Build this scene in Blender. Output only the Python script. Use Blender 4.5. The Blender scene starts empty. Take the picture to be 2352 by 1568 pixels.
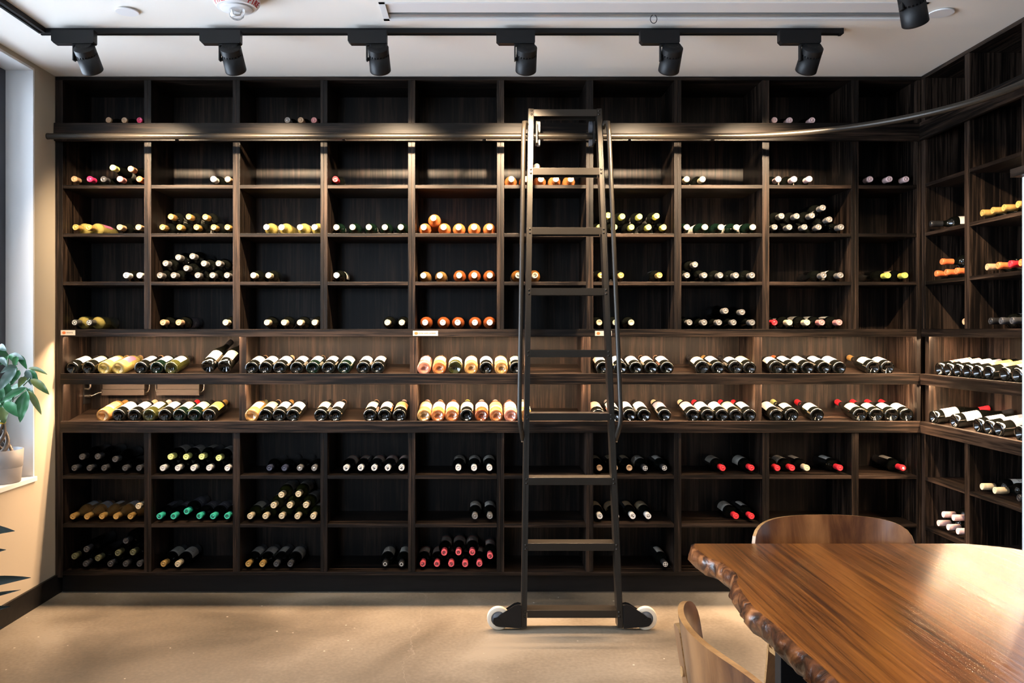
import bpy, bmesh, math, random
from mathutils import Vector, Matrix
random.seed(7)
SC = bpy.context.scene
COL = SC.collection
PI = math.pi

# ------------------------------------------------------------------ camera, world, exposure
F = 1914.0                      # focal length in pixels of the 2352 px wide frame
VX, VY = 1105.0, 762.0          # principal point
CY, CZ = -4.4, 1.386            # camera position (x = 0)
cam_d = bpy.data.cameras.new('camera'); cam = bpy.data.objects.new('camera', cam_d); COL.objects.link(cam)
cam.location = (0, CY, CZ); cam.rotation_euler = (PI / 2, 0, 0)
cam_d.sensor_width = 36; cam_d.lens = F / 2352 * 36
cam_d.shift_x = (1176 - VX) / 2352; cam_d.shift_y = -(784 - VY) / 2352
cam_d.clip_start = 0.02
SC.camera = cam
SC.view_settings.view_transform = 'Standard'; SC.view_settings.look = 'None'
SC.view_settings.gamma = 1; SC.view_settings.use_curve_mapping = False
SC.view_settings.exposure = 1.5
W = bpy.data.worlds.new('world'); SC.world = W; W.use_nodes = True
bg = W.node_tree.nodes['Background']
bg.inputs[0].default_value = (0.70, 0.83, 1.0, 1); bg.inputs[1].default_value = 6.0
LED_STRENGTH = 270.0
SPOT_W = 142.0
# daylight is sampled through the window openings
def portal(name, loc, rot, sx, sy):
    d = bpy.data.lights.new(name, 'AREA'); d.shape = 'RECTANGLE'; d.size = sx; d.size_y = sy
    d.cycles.is_portal = True
    o = bpy.data.objects.new(name, d); COL.objects.link(o); o.location = loc; o.rotation_euler = rot
    return o
portal('window_portal', (-2.52, -2.6, 1.7), (0, -PI / 2, 0), 2.1, 4.9)
portal('window_portal', (-1.6, -7.55, 1.9), (PI / 2, 0, 0), 1.1, 1.5)  # serves the added window behind the camera

def px(p, q, D):                # a point of the place from where it shows and its distance
    return Vector(((p - VX) * D / F, CY + D, CZ + (VY - q) * D / F))
def fx(p): return (p - VX) * 4.4 / F       # on the shelving front
def fz(q): return CZ + (VY - q) * 4.4 / F

# ------------------------------------------------------------------ materials
def newmat(name):
    m = bpy.data.materials.new(name); m.use_nodes = True
    return m, m.node_tree, m.node_tree.nodes['Principled BSDF']
def setp(b, **k):
    for n, v in k.items():
        n = {'color': 'Base Color', 'rough': 'Roughness', 'metal': 'Metallic', 'spec': 'Specular IOR Level', 'coat': 'Coat Weight',
             'coatr': 'Coat Roughness', 'trans': 'Transmission Weight', 'emis': 'Emission Strength', 'emc': 'Emission Color', 'ior': 'IOR'}[n]
        b.inputs[n].default_value = (*v, 1) if isinstance(v, tuple) else v
CACHE = {}
def plain(name, color, **k):
    key = ('p', name)
    if key in CACHE: return CACHE[key]
    m, nt, b = newmat(name); setp(b, color=color, **k)
    n = nt.nodes.new('ShaderNodeTexNoise'); n.inputs['Scale'].default_value = 35; n.inputs['Detail'].default_value = 3
    tc = nt.nodes.new('ShaderNodeTexCoord'); nt.links.new(tc.outputs['Object'], n.inputs['Vector'])
    mr = nt.nodes.new('ShaderNodeMapRange'); mr.inputs['To Min'].default_value = max(0.02, k.get('rough', .5) * .88); mr.inputs['To Max'].default_value = min(1, k.get('rough', .5) * 1.12)
    nt.links.new(n.outputs['Fac'], mr.inputs['Value']); nt.links.new(mr.outputs[0], b.inputs['Roughness'])
    CACHE[key] = m
    return m
def ramp(nt, src, stops):
    r = nt.nodes.new('ShaderNodeValToRGB'); e = r.color_ramp.elements
    while len(e) < len(stops): e.new(0.5)
    for el, (p, c) in zip(e, stops): el.position = p; el.color = (*c, 1)
    nt.links.new(src, r.inputs[0]); return r
def wood(name, scale, stops, rough=.42, bump=.25, figure=None, coat=0.0, coatr=.15, dist=.6, spec=.22):
    m, nt, b = newmat(name)
    tc = nt.nodes.new('ShaderNodeTexCoord'); mp = nt.nodes.new('ShaderNodeMapping'); mp.inputs['Scale'].default_value = scale
    nt.links.new(tc.outputs['Object'], mp.inputs[0])
    n = nt.nodes.new('ShaderNodeTexNoise'); n.inputs['Scale'].default_value = 1; n.inputs['Detail'].default_value = 7; n.inputs['Roughness'].default_value = .68; n.inputs['Distortion'].default_value = dist
    nt.links.new(mp.outputs[0], n.inputs['Vector'])
    src = n.outputs['Fac']
    if figure:
        mp2 = nt.nodes.new('ShaderNodeMapping'); mp2.inputs['Scale'].default_value = figure[0]; nt.links.new(tc.outputs['Object'], mp2.inputs[0])
        n2 = nt.nodes.new('ShaderNodeTexNoise'); n2.inputs['Scale'].default_value = 1; n2.inputs['Detail'].default_value = 1.5; n2.inputs['Distortion'].default_value = .3
        nt.links.new(mp2.outputs[0], n2.inputs['Vector'])
        mul = nt.nodes.new('ShaderNodeMath'); mul.operation = 'MULTIPLY'; mul.inputs[1].default_value = figure[1]; nt.links.new(n2.outputs['Fac'], mul.inputs[0])
        sn = nt.nodes.new('ShaderNodeMath'); sn.operation = 'SINE'; nt.links.new(mul.outputs[0], sn.inputs[0])
        mx = nt.nodes.new('ShaderNodeMath'); mx.operation = 'MULTIPLY_ADD'; mx.inputs[1].default_value = figure[2]; nt.links.new(sn.outputs[0], mx.inputs[0]); nt.links.new(src, mx.inputs[2])
        src = mx.outputs[0]
    r = ramp(nt, src, stops); nt.links.new(r.outputs[0], b.inputs['Base Color'])
    bp = nt.nodes.new('ShaderNodeBump'); bp.inputs['Strength'].default_value = bump; bp.inputs['Distance'].default_value = .002
    nt.links.new(src, bp.inputs['Height']); nt.links.new(bp.outputs[0], b.inputs['Normal'])
    if coat > .6: nt.links.new(bp.outputs[0], b.inputs['Coat Normal'])
    setp(b, rough=rough, coat=coat, coatr=coatr, spec=spec)
    return m
DK = [(0.40, (.0013, .0008, .0006)), (.5, (.0072, .0046, .0032)), (.66, (.036, .0225, .0155))]
wood_z = wood('dark_oak_upright', (70, 70, 2.2), DK, figure=((5, 5, .55), 26, .07))
wood_x = wood('dark_oak_lengthwise', (2.2, 70, 70), DK, figure=((.55, 5, 5), 26, .06))
wood_y = wood('dark_oak_crosswise', (70, 2.2, 70), DK, figure=((5, .55, 5), 26, .06))
toe_m = wood('black_plinth', (2, 40, 40), [(0.3, (.004, .004, .004)), (.7, (.012, .010, .009))], rough=.5)
table_m = wood('walnut_slab', (65, 1.5, 65), [(.28, (.030, .009, .002)), (.44, (.125, .040, .006)), (.58, (.22, .076, .012)), (.78, (.31, .118, .024))],
               rough=.36, bump=.32, figure=((3.2, .45, 3), 34, .075), coat=1.0, coatr=.10, dist=1.0, spec=.4)
chair_m = wood('stained_plywood', (14, 14, 1.3), [(.28, (.050, .019, .009)), (.5, (.115, .047, .018)), (.75, (.22, .10, .038))],
               rough=.3, bump=.06, figure=((5, 5, 1.1), 22, .13), coat=.5, coatr=.12)
ply_m = wood('plywood_edge', (8, 8, 90), [(.3, (.16, .075, .025)), (.7, (.42, .23, .09))], rough=.35, bump=.05, coat=.4)
def bark():
    m, nt, b = newmat('live_edge_bark')
    tc = nt.nodes.new('ShaderNodeTexCoord'); n = nt.nodes.new('ShaderNodeTexNoise'); n.inputs['Scale'].default_value = 22; n.inputs['Detail'].default_value = 6; n.inputs['Distortion'].default_value = 1.2
    nt.links.new(tc.outputs['Object'], n.inputs['Vector'])
    r = ramp(nt, n.outputs['Fac'], [(.35, (.018, .008, .004)), (.5, (.075, .024, .008)), (.62, (.17, .060, .018)), (.75, (.30, .12, .045))])
    nt.links.new(r.outputs[0], b.inputs['Base Color'])
    bp = nt.nodes.new('ShaderNodeBump'); bp.inputs['Strength'].default_value = .7; bp.inputs['Distance'].default_value = .008
    nt.links.new(n.outputs['Fac'], bp.inputs['Height']); nt.links.new(bp.outputs[0], b.inputs['Normal'])
    setp(b, rough=.3, coat=.25, coatr=.08); return m
bark_m = bark()
def concrete():
    m, nt, b = newmat('polished_concrete')
    tc = nt.nodes.new('ShaderNodeTexCoord')
    def noise(s, d, dd=0, dist=0):
        n = nt.nodes.new('ShaderNodeTexNoise'); n.inputs['Scale'].default_value = s; n.inputs['Detail'].default_value = d; n.inputs['Distortion'].default_value = dist
        nt.links.new(tc.outputs['Object'], n.inputs['Vector']); return n
    n1 = noise(1.1, 5, dist=.6); n2 = noise(60, 4)
    mx = nt.nodes.new('ShaderNodeMath'); mx.operation = 'MULTIPLY_ADD'; mx.inputs[1].default_value = .22
    nt.links.new(n2.outputs['Fac'], mx.inputs[0]); nt.links.new(n1.outputs['Fac'], mx.inputs[2])
    r = ramp(nt, mx.outputs[0], [(.42, (.058, .049, .036)), (.57, (.125, .105, .078)), (.74, (.225, .197, .155))])
    v = nt.nodes.new('ShaderNodeTexVoronoi'); v.inputs['Scale'].default_value = 16; nt.links.new(tc.outputs['Object'], v.inputs['Vector'])
    lt = nt.nodes.new('ShaderNodeMath'); lt.operation = 'LESS_THAN'; lt.inputs[1].default_value = .075; nt.links.new(v.outputs['Distance'], lt.inputs[0])
    mixc = nt.nodes.new('ShaderNodeMixRGB'); mixc.inputs[2].default_value = (.5, .46, .4, 1)
    n3 = noise(4, 2); gt = nt.nodes.new('ShaderNodeMath'); gt.operation = 'GREATER_THAN'; gt.inputs[1].default_value = .56; nt.links.new(n3.outputs['Fac'], gt.inputs[0])
    ml = nt.nodes.new('ShaderNodeMath'); ml.operation = 'MULTIPLY'; nt.links.new(lt.outputs[0], ml.inputs[0]); nt.links.new(gt.outputs[0], ml.inputs[1])
    nt.links.new(ml.outputs[0], mixc.inputs[0]); nt.links.new(r.outputs[0], mixc.inputs[1])
    # a hairline crack
    sp = nt.nodes.new('ShaderNodeSeparateXYZ'); nt.links.new(tc.outputs['Object'], sp.inputs[0])
    n4 = noise(3.5, 6)
    ad = nt.nodes.new('ShaderNodeMath'); ad.operation = 'MULTIPLY_ADD'; ad.inputs[1].default_value = .28; nt.links.new(n4.outputs['Fac'], ad.inputs[0]); nt.links.new(sp.outputs[0], ad.inputs[2])
    cm = nt.nodes.new('ShaderNodeMath'); cm.operation = 'COMPARE'; cm.inputs[1].default_value = -.16; cm.inputs[2].default_value = .0016; nt.links.new(ad.outputs[0], cm.inputs[0])
    cr = nt.nodes.new('ShaderNodeMath'); cr.operation = 'MULTIPLY'; cr.inputs[1].default_value = .16; nt.links.new(cm.outputs[0], cr.inputs[0])
    mix2 = nt.nodes.new('ShaderNodeMixRGB'); mix2.inputs[2].default_value = (.46, .42, .36, 1)
    nt.links.new(cr.outputs[0], mix2.inputs[0]); nt.links.new(mixc.outputs[0], mix2.inputs[1])
    nt.links.new(mix2.outputs[0], b.inputs['Base Color'])
    mr = nt.nodes.new('ShaderNodeMapRange'); mr.inputs['To Min'].default_value = .28; mr.inputs['To Max'].default_value = .55
    nt.links.new(n1.outputs['Fac'], mr.inputs['Value']); nt.links.new(mr.outputs[0], b.inputs['Roughness'])
    return m
floor_m = concrete()
def paint(name, c, rough=.75):
    m, nt, b = newmat(name)
    tc = nt.nodes.new('ShaderNodeTexCoord'); n = nt.nodes.new('ShaderNodeTexNoise'); n.inputs['Scale'].default_value = 160; n.inputs['Detail'].default_value = 2
    nt.links.new(tc.outputs['Object'], n.inputs['Vector'])
    bp = nt.nodes.new('ShaderNodeBump'); bp.inputs['Strength'].default_value = .04; bp.inputs['Distance'].default_value = .001
    nt.links.new(n.outputs['Fac'], bp.inputs['Height']); nt.links.new(bp.outputs[0], b.inputs['Normal'])
    setp(b, color=c, rough=rough); return m
ceil_m = paint('ceiling_paint', (.82, .78, .72)); wall_m = paint('wall_paint', (.38, .33, .255)); room_m = paint('dark_room_paint', (.07, .065, .06)); white_m = paint('white_paint', (.62, .62, .62), .5)  # room_m kept dark so the unseen walls bounce less light
trim_white = plain('white_metal', (.75, .74, .74), rough=.4)
black_m = plain('black_metal', (.005, .005, .0055), rough=.48, spec=.3)
bronze_m = plain('bronze_metal', (.026, .0215, .0165), rough=.36, metal=.4)
frame_m = plain('window_frame_paint', (.035, .04, .055), rough=.4)
steel_m = plain('bright_steel', (.55, .52, .48), rough=.25, metal=1.0)
rubber_m = plain('cream_wheel', (.62, .56, .46), rough=.5); hub_m = plain('grey_hub', (.10, .11, .13), rough=.4)
driver_m = plain('bronze_box', (.040, .030, .024), rough=.45, metal=.3)
screw_m = plain('dark_screw', (.03, .026, .022), rough=.35, metal=.6)
def glassmat(name, c, trans, rough=.04, spec=.5):
    m, nt, b = newmat(name); setp(b, color=c, rough=rough, trans=trans, spec=spec, coat=.3, coatr=.03)
    n = nt.nodes.new('ShaderNodeTexNoise'); n.inputs['Scale'].default_value = 25
    bp = nt.nodes.new('ShaderNodeBump'); bp.inputs['Strength'].default_value = .03; bp.inputs['Distance'].default_value = .002
    nt.links.new(n.outputs['Fac'], bp.inputs['Height']); nt.links.new(bp.outputs[0], b.inputs['Normal']); return m
GL = {'dark': glassmat('dark_glass', (.0022, .0025, .002), 0), 'green': glassmat('green_glass', (.0015, .0045, .0028), 0), 'olive': glassmat('olive_glass', (.020, .022, .005), .1),
      'yellow': glassmat('straw_glass', (.62, .52, .16), .7), 'amber': glassmat('amber_glass', (.78, .44, .14), .7),
      'rose': glassmat('rose_glass', (.85, .32, .10), .7), 'pink': glassmat('pink_glass', (.85, .36, .24), .65), 'red': glassmat('red_rose_glass', (.36, .09, .025), .6),
      'brown': glassmat('brown_glass', (.35, .14, .03), .6)}
CAPC = {'tan': (.40, .25, .14), 'gold': (.50, .30, .09), 'yellow': (.72, .66, .12), 'lime': (.62, .66, .25), 'cream': (.56, .46, .30), 'white': (.62, .60, .57), 'red': (.55, .02, .03),
        'magenta': (.48, .02, .09), 'orange': (.75, .16, .05), 'pink': (.50, .20, .19), 'pinkwhite': (.75, .52, .50), 'silver': (.20, .19, .18), 'grey': (.06, .06, .065),
        'black': (.012, .012, .013), 'olive': (.10, .10, .05), 'teal': (.04, .50, .34), 'coral': (.72, .10, .12), 'clear': (.80, .66, .42), 'navy': (.03, .035, .06)}
def capmat(k):
    return plain('capsule_' + k, CAPC[k], rough=.38 if k not in ('silver', 'gold') else .3, metal=.35 if k in ('silver', 'gold', 'grey') else 0)
LABC = {'white': ((.58, .55, .49), (.08, .07, .07), None), 'cream': ((.55, .46, .31), (.10, .06, .04), (.45, .30, .12)), 'rosy': ((.55, .30, .24), (.25, .05, .05), None),
        'purple': ((.22, .06, .12), (.6, .5, .5), (.22, .06, .12)), 'tanlab': ((.62, .46, .22), (.15, .05, .08), (.35, .10, .12)), 'gold': ((.50, .32, .06), (.15, .10, .04), (.6, .45, .18)),
        'greenlab': ((.50, .43, .28), (.03, .12, .07), (.02, .42, .22)), 'blue': ((.56, .56, .56), (.06, .10, .25), (.20, .28, .50)), 'orangelab': ((.58, .26, .09), (.35, .07, .02), (.86, .55, .3)),
        'redlab': ((.58, .53, .46), (.45, .03, .03), (.45, .03, .03)), 'slate': ((.10, .10, .13), (.6, .6, .6), None), 'stripe': ((.58, .55, .49), (.05, .05, .05), (.3, .3, .34))}
def labmat(k):
    key = ('l', k)
    if key in CACHE: return CACHE[key]
    base, ink, band = LABC[k]
    m, nt, b = newmat('paper_label_' + k)
    uv = nt.nodes.new('ShaderNodeUVMap'); uv.uv_map = 'UVMap'; sp = nt.nodes.new('ShaderNodeSeparateXYZ'); nt.links.new(uv.outputs[0], sp.inputs[0])
    def inrange(sock, c, w):
        n = nt.nodes.new('ShaderNodeMath'); n.operation = 'COMPARE'; n.inputs[1].default_value = c; n.inputs[2].default_value = w; nt.links.new(sock, n.inputs[0]); return n.outputs[0]
    def op(o, a, c):
        n = nt.nodes.new('ShaderNodeMath'); n.operation = o
        for i, s in enumerate((a, c)):
            if isinstance(s, (int, float)): n.inputs[i].default_value = s
            else: nt.links.new(s, n.inputs[i])
        return n.outputs[0]
    mp = nt.nodes.new('ShaderNodeMapping'); mp.inputs['Scale'].default_value = (46, 9, 1); mp.inputs['Location'].default_value = (hash(k) % 17 * 3.1 if False else len(k) * 3.7, 1, 0); nt.links.new(uv.outputs[0], mp.inputs[0])
    no = nt.nodes.new('ShaderNodeTexNoise'); no.inputs['Scale'].default_value = 1; no.inputs['Detail'].default_value = 3; nt.links.new(mp.outputs[0], no.inputs['Vector'])
    letters = op('GREATER_THAN', no.outputs['Fac'], .5)
    rows = op('MAXIMUM', op('MULTIPLY', inrange(sp.outputs[1], .62, .095), inrange(sp.outputs[0], .5, .20)), op('MULTIPLY', inrange(sp.outputs[1], .42, .022), inrange(sp.outputs[0], .5, .2)))
    rows = op('MAXIMUM', rows, op('MULTIPLY', inrange(sp.outputs[1], .33, .016), inrange(sp.outputs[0], .5, .13)))
    inkm = op('MULTIPLY', letters, rows)
    m1 = nt.nodes.new('ShaderNodeMixRGB'); m1.inputs[1].default_value = (*base, 1); m1.inputs[2].default_value = (*(band or base), 1)
    nt.links.new(op('MAXIMUM', inrange(sp.outputs[1], .12, .06), inrange(sp.outputs[1], .9, .03)), m1.inputs[0])
    m2 = nt.nodes.new('ShaderNodeMixRGB'); m2.inputs[2].default_value = (*ink, 1); nt.links.new(m1.outputs[0], m2.inputs[1]); nt.links.new(op('MULTIPLY', inkm, .8), m2.inputs[0])
    nt.links.new(m2.outputs[0], b.inputs['Base Color']); setp(b, rough=.6)
    CACHE[key] = m; return m

# ------------------------------------------------------------------ mesh helpers
class MB:
    def __init__(s): s.v = []; s.f = []; s.mi = []; s.sm = []; s.uv = {}
    def add(s, vs, fs, mi=0, smooth=False):
        o = len(s.v); s.v += [tuple(v) for v in vs]
        for f in fs: s.f.append(tuple(i + o for i in f)); s.mi.append(mi); s.sm.append(smooth)
        return s
    def box(s, x0, x1, y0, y1, z0, z1, mi=0, M=None):
        vs = [Vector(p) for p in ((x0, y0, z0), (x1, y0, z0), (x1, y1, z0), (x0, y1, z0), (x0, y0, z1), (x1, y0, z1), (x1, y1, z1), (x0, y1, z1))]
        if M: vs = [M @ v for v in vs]
        return s.add(vs, [(0, 3, 2, 1), (4, 5, 6, 7), (0, 1, 5, 4), (1, 2, 6, 5), (2, 3, 7, 6), (3, 0, 4, 7)], mi)
    def bbox(s, x0, x1, y0, y1, z0, z1, b=.003, mi=0, M=None):   # box with eased edges
        bm = bmesh.new(); bmesh.ops.create_cube(bm, size=1)
        for v in bm.verts: v.co = Vector((x0 + (v.co.x + .5) * (x1 - x0), y0 + (v.co.y + .5) * (y1 - y0), z0 + (v.co.z + .5) * (z1 - z0)))
        bmesh.ops.bevel(bm, geom=bm.edges[:], offset=b, segments=2, affect='EDGES', profile=.6)
        return s.bm(bm, mi, M)
    def bm(s, bm, mi=0, M=None, smooth=False):
        bm.verts.ensure_lookup_table(); bm.verts.index_update()
        s.add([(M @ v.co if M else v.co) for v in bm.verts], [[v.index for v in f.verts] for f in bm.faces], mi, smooth); bm.free(); return s
    def lathe(s, prof, seg=28, mi=0, M=None, cap0=True, cap1=True):
        # prof: list of (r, z); None breaks the smoothing
        runs = [[]]
        for p in prof:
            if p is None: runs.append([runs[-1][-1]])
            else: runs[-1].append(p)
        for run in runs:
            if len(run) < 2: continue
            vs = []; fs = []; idx = []
            for r, z in run:
                if r < 1e-6: idx.append([len(vs)]); vs.append(Vector((0, 0, z)))
                else:
                    idx.append(list(range(len(vs), len(vs) + seg)))
                    vs += [Vector((r * math.cos(2 * PI * i / seg), r * math.sin(2 * PI * i / seg), z)) for i in range(seg)]
            for a, b in zip(idx, idx[1:]):
                for i in range(seg):
                    j = (i + 1) % seg
                    if len(a) == 1 and len(b) == 1: continue
                    if len(a) == 1: fs.append((a[0], b[j], b[i]))
                    elif len(b) == 1: fs.append((a[i], a[j], b[0]))
                    else: fs.append((a[i], a[j], b[j], b[i]))
            if M: vs = [M @ v for v in vs]
            s.add(vs, fs, mi, True)
        return s
    def cyl(s, a, b, r, seg=20, mi=0, r2=None):
        a = Vector(a); b = Vector(b); d = b - a; L = d.length
        M = Matrix.Translation(a) @ d.to_track_quat('Z', 'Y').to_matrix().to_4x4(); r2 = r if r2 is None else r2
        return s.lathe([(0, 0), (r, 0), None, (r2, L), None, (0, L)], seg, mi, M)
    def tube(s, pts, r, seg=12, mi=0, radii=None):
        pts = [Vector(p) for p in pts]; vs = []; fs = []; n = len(pts); up = None
        for i, p in enumerate(pts):
            t = (pts[min(i + 1, n - 1)] - pts[max(i - 1, 0)]).normalized()
            if up is None: up = t.orthogonal().normalized()
            up = (up - t * up.dot(t)).normalized(); w = t.cross(up)
            rr = radii[i] if radii else r
            vs += [p + (up * math.cos(2 * PI * k / seg) + w * math.sin(2 * PI * k / seg)) * rr for k in range(seg)]
        for i in range(n - 1):
            for k in range(seg):
                j = (k + 1) % seg; fs.append((i * seg + k, i * seg + j, (i + 1) * seg + j, (i + 1) * seg + k))
        s.add(vs, fs, mi, True)
        s.add(vs[:seg], [tuple(reversed(range(seg)))], mi); s.add(vs[-seg:], [tuple(range(seg))], mi)
        return s
    def prism(s, poly, t0, t1, axis='y', mi=0, M=None):
        mk = {'y': lambda p, t: Vector((p[0], t, p[1])), 'x': lambda p, t: Vector((t, p[0], p[1])), 'z': lambda p, t: Vector((p[0], p[1], t))}[axis]
        n = len(poly); vs = [mk(p, t0) for p in poly] + [mk(p, t1) for p in poly]
        if M: vs = [M @ v for v in vs]
        return s.add(vs, [tuple(range(n)), tuple(reversed(range(n, 2 * n)))] + [(i, i + n, (i + 1) % n + n, (i + 1) % n) for i in range(n)], mi)
    def mesh(s, name, mats):
        me = bpy.data.meshes.new(name); me.from_pydata(s.v, [], s.f)
        for m in (mats if isinstance(mats, (list, tuple)) else [mats]): me.materials.append(m)
        me.polygons.foreach_set('material_index', s.mi); me.polygons.foreach_set('use_smooth', s.sm)
        if s.uv:
            ul = me.uv_layers.new(name='UVMap')
            for l in me.loops: ul.data[l.index].uv = s.uv.get(l.vertex_index, (0, 0))
        bm = bmesh.new(); bm.from_mesh(me); bmesh.ops.recalc_face_normals(bm, faces=bm.faces); bm.to_mesh(me); bm.free()
        me.update(); return me
    def build(s, name, mats, parent=None):
        o = bpy.data.objects.new(name, s.mesh(name, mats)); COL.objects.link(o)
        if parent: o.parent = parent
        return o
def tag(o, label=None, cat=None, group=None, kind=None):
    if label: o['label'] = label
    if cat: o['category'] = cat
    if group: o['group'] = group
    if kind: o['kind'] = kind
    return o
def empty(name, loc, label, cat, group=None):
    o = bpy.data.objects.new(name, None); COL.objects.link(o); o.location = loc; o.empty_display_size = .05
    return tag(o, label, cat, group)
def at(o, parent):      # a part built in place coordinates under a thing whose origin stands elsewhere
    o.parent = parent; o.location = -Vector(parent.location); return o
def part(mb, name, mats, parent): return at(mb.build(name, mats), parent)
def subpart(mb, name, mats, p):
    o = mb.build(name, mats); o.parent = p; return o

# ------------------------------------------------------------------ room
DEP = .325; XL = -2.25; XR = 2.322; ZC = 2.735; YB = -7.4; XW = XR + DEP + .02
tag(MB().box(XL - .6, XW + .3, YB, DEP + .14, -.1, 0).build('floor', floor_m), kind='structure')
def ceiling():
    m = MB(); x0, x1, y0, y1 = -.395, 1.81, -.975, -.815
    a, b, c, d = XL - .3, XW + .3, YB, DEP + .14
    m.box(a, x0, c, d, ZC, ZC + .12).box(x1, b, c, d, ZC, ZC + .12).box(x0, x1, c, y0, ZC, ZC + .12).box(x0, x1, y1, d, ZC, ZC + .12)
    m.box(x0, x1, y0, y1, ZC + .1, ZC + .12)
    return m.build('ceiling', ceil_m)
tag(ceiling(), kind='structure')
tag(MB().box(XL - .3, XW + .3, DEP + .02, DEP + .14, 0, ZC).build('wall_back', wall_m), kind='structure')
tag(MB().box(XW, XW + .12, YB, DEP + .02, 0, ZC).build('wall_right', room_m), kind='structure')
wfm = MB(); wfm.box(XL - .3, -2.1, YB - .12, YB, 0, ZC).box(-1.1, XW + .12, YB - .12, YB, 0, ZC).box(-2.1, -1.1, YB - .12, YB, 0, 1.2).box(-2.1, -1.1, YB - .12, YB, 2.6, ZC)  # opening left for the added window
tag(wfm.build('wall_front', room_m), kind='structure')
# left wall round a tall window
WY0, WY1, SILL, HEAD = -5.0, -.2, .655, 2.712
lw = MB(); lw.box(XL - .24, XL, WY1, DEP + .02, 0, ZC); lw.box(XL - .24, XL, YB, WY0, 0, ZC)
lw.box(XL - .24, XL, WY0, WY1, 0, SILL - .02); lw.box(XL - .24, XL, WY0, WY1, HEAD, ZC)
tag(lw.build('wall_left', wall_m), kind='structure')
jm = MB(); jm.box(XL - .24, XL - .001, WY1 - .012, WY1, SILL, HEAD); jm.box(XL - .24, XL - .001, WY0, WY0 + .012, SILL, HEAD)
jm.box(XL - .24, XL - .001, WY0 + .012, WY1 - .012, HEAD - .012, HEAD)
tag(jm.build('trim_1', white_m), kind='structure')
tag(MB().bbox(XL - .24, XL + .012, WY0 - .01, WY1 + .005, SILL - .02, SILL + .004, .003).build('trim_2', white_m), kind='structure')
wf = MB(); X0, X1 = XL - .21, XL - .14
for y in (WY0 + .012, -3.4, -1.8, WY1 - .072): wf.box(X0, X1, y, y + .06, SILL + .004, HEAD - .012)
wf.box(X0 + .002, X1 - .002, WY0 + .012, WY1 - .012, SILL + .004, SILL + .06); wf.box(X0 + .002, X1 - .002, WY0 + .012, WY1 - .012, HEAD - .07, HEAD - .012)
win = tag(wf.build('window_1', frame_m), kind='structure')
wf2 = MB(); wf2.box(-2.1, -2.04, YB - .09, YB - .03, 1.2, 2.6).box(-1.16, -1.1, YB - .09, YB - .03, 1.2, 2.6).box(-2.04, -1.16, YB - .088, YB - .032, 1.2, 1.26).box(-2.04, -1.16, YB - .088, YB - .032, 2.54, 2.6)  # added window, out of view, for more frontal daylight on the shelving
tag(wf2.build('added_window', frame_m), kind='structure')
gm = bpy.data.materials.new('window_glass'); gm.use_nodes = True; nt = gm.node_tree; nt.nodes.remove(nt.nodes['Principled BSDF'])
g1 = nt.nodes.new('ShaderNodeBsdfTransparent'); g2 = nt.nodes.new('ShaderNodeBsdfGlossy'); g2.inputs['Roughness'].default_value = .02; fr = nt.nodes.new('ShaderNodeFresnel'); mxs = nt.nodes.new('ShaderNodeMixShader')
nt.links.new(fr.outputs[0], mxs.inputs[0]); nt.links.new(g1.outputs[0], mxs.inputs[1]); nt.links.new(g2.outputs[0], mxs.inputs[2]); nt.links.new(mxs.outputs[0], nt.nodes['Material Output'].inputs[0])
for a, b in ((WY0 + .072, -3.4), (-3.34, -1.8), (-1.74, WY1 - .072)):
    MB().box(XL - .178, XL - .172, a, b, SILL + .06, HEAD - .07).build('window_pane', gm, win)
bb = MB().bbox(XL, XL + .014, -6.9, .052, 0, .104, .002); tag(bb.build('baseboard_left', toe_m), kind='structure')
tag(MB().box(XW - .014, XW, YB, -1.35, 0, .1).build('baseboard_right', toe_m), kind='structure')

# ------------------------------------------------------------------ shelving: heights and bays shared by both units
Z_TOP = [fz(184), ZC]
BOARD = (fz(325), fz(284))
SH = {1: fz(288.3), 2: fz(424.6), 3: fz(535.7), 4: fz(646.8), 5: fz(755.7), 6: fz(1091.6), 7: fz(1203), 8: fz(1313.2)}
TH = .0185
LAB = (fz(773), fz(755.7)); LIP1 = (fz(882.2), fz(857.6)); LIP2 = (fz(993), fz(966.8))
BACK1, BACK2 = 1.2045, .9545
DIV = [(126, 144), (331, 347), (534.6, 551), (736, 752), (937.3, 953.6), (1141.5, 1158), (1346.4, 1362.7), (1548.8, 1565), (1751, 1767), (1956, 1972.4), (2106, 2115)]
DDIV = [(126, 144), (542.8, 558.8), (939.5, 957), (1342, 1359.5), (1741.3, 1757.8), (2106, 2115)]
unit = empty('wine_shelving', (0, .15, 0), 'tall dark oak wine shelving covering the whole back wall', 'shelving')
def col_x(i): return fx(DIV[i][1]), fx(DIV[i + 1][0])
def dbay_x(i): return fx(DDIV[i][1]), fx(DDIV[i + 1][0])
part(MB().box(XL + .002, XR + .3, DEP, DEP + .015, .02, ZC - .003), 'back_panel', wood_z, unit)
part(MB().box(XL + .002, XR, 0.0, DEP - .001, Z_TOP[0], ZC - .002), 'top_panel', wood_x, unit)
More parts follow.
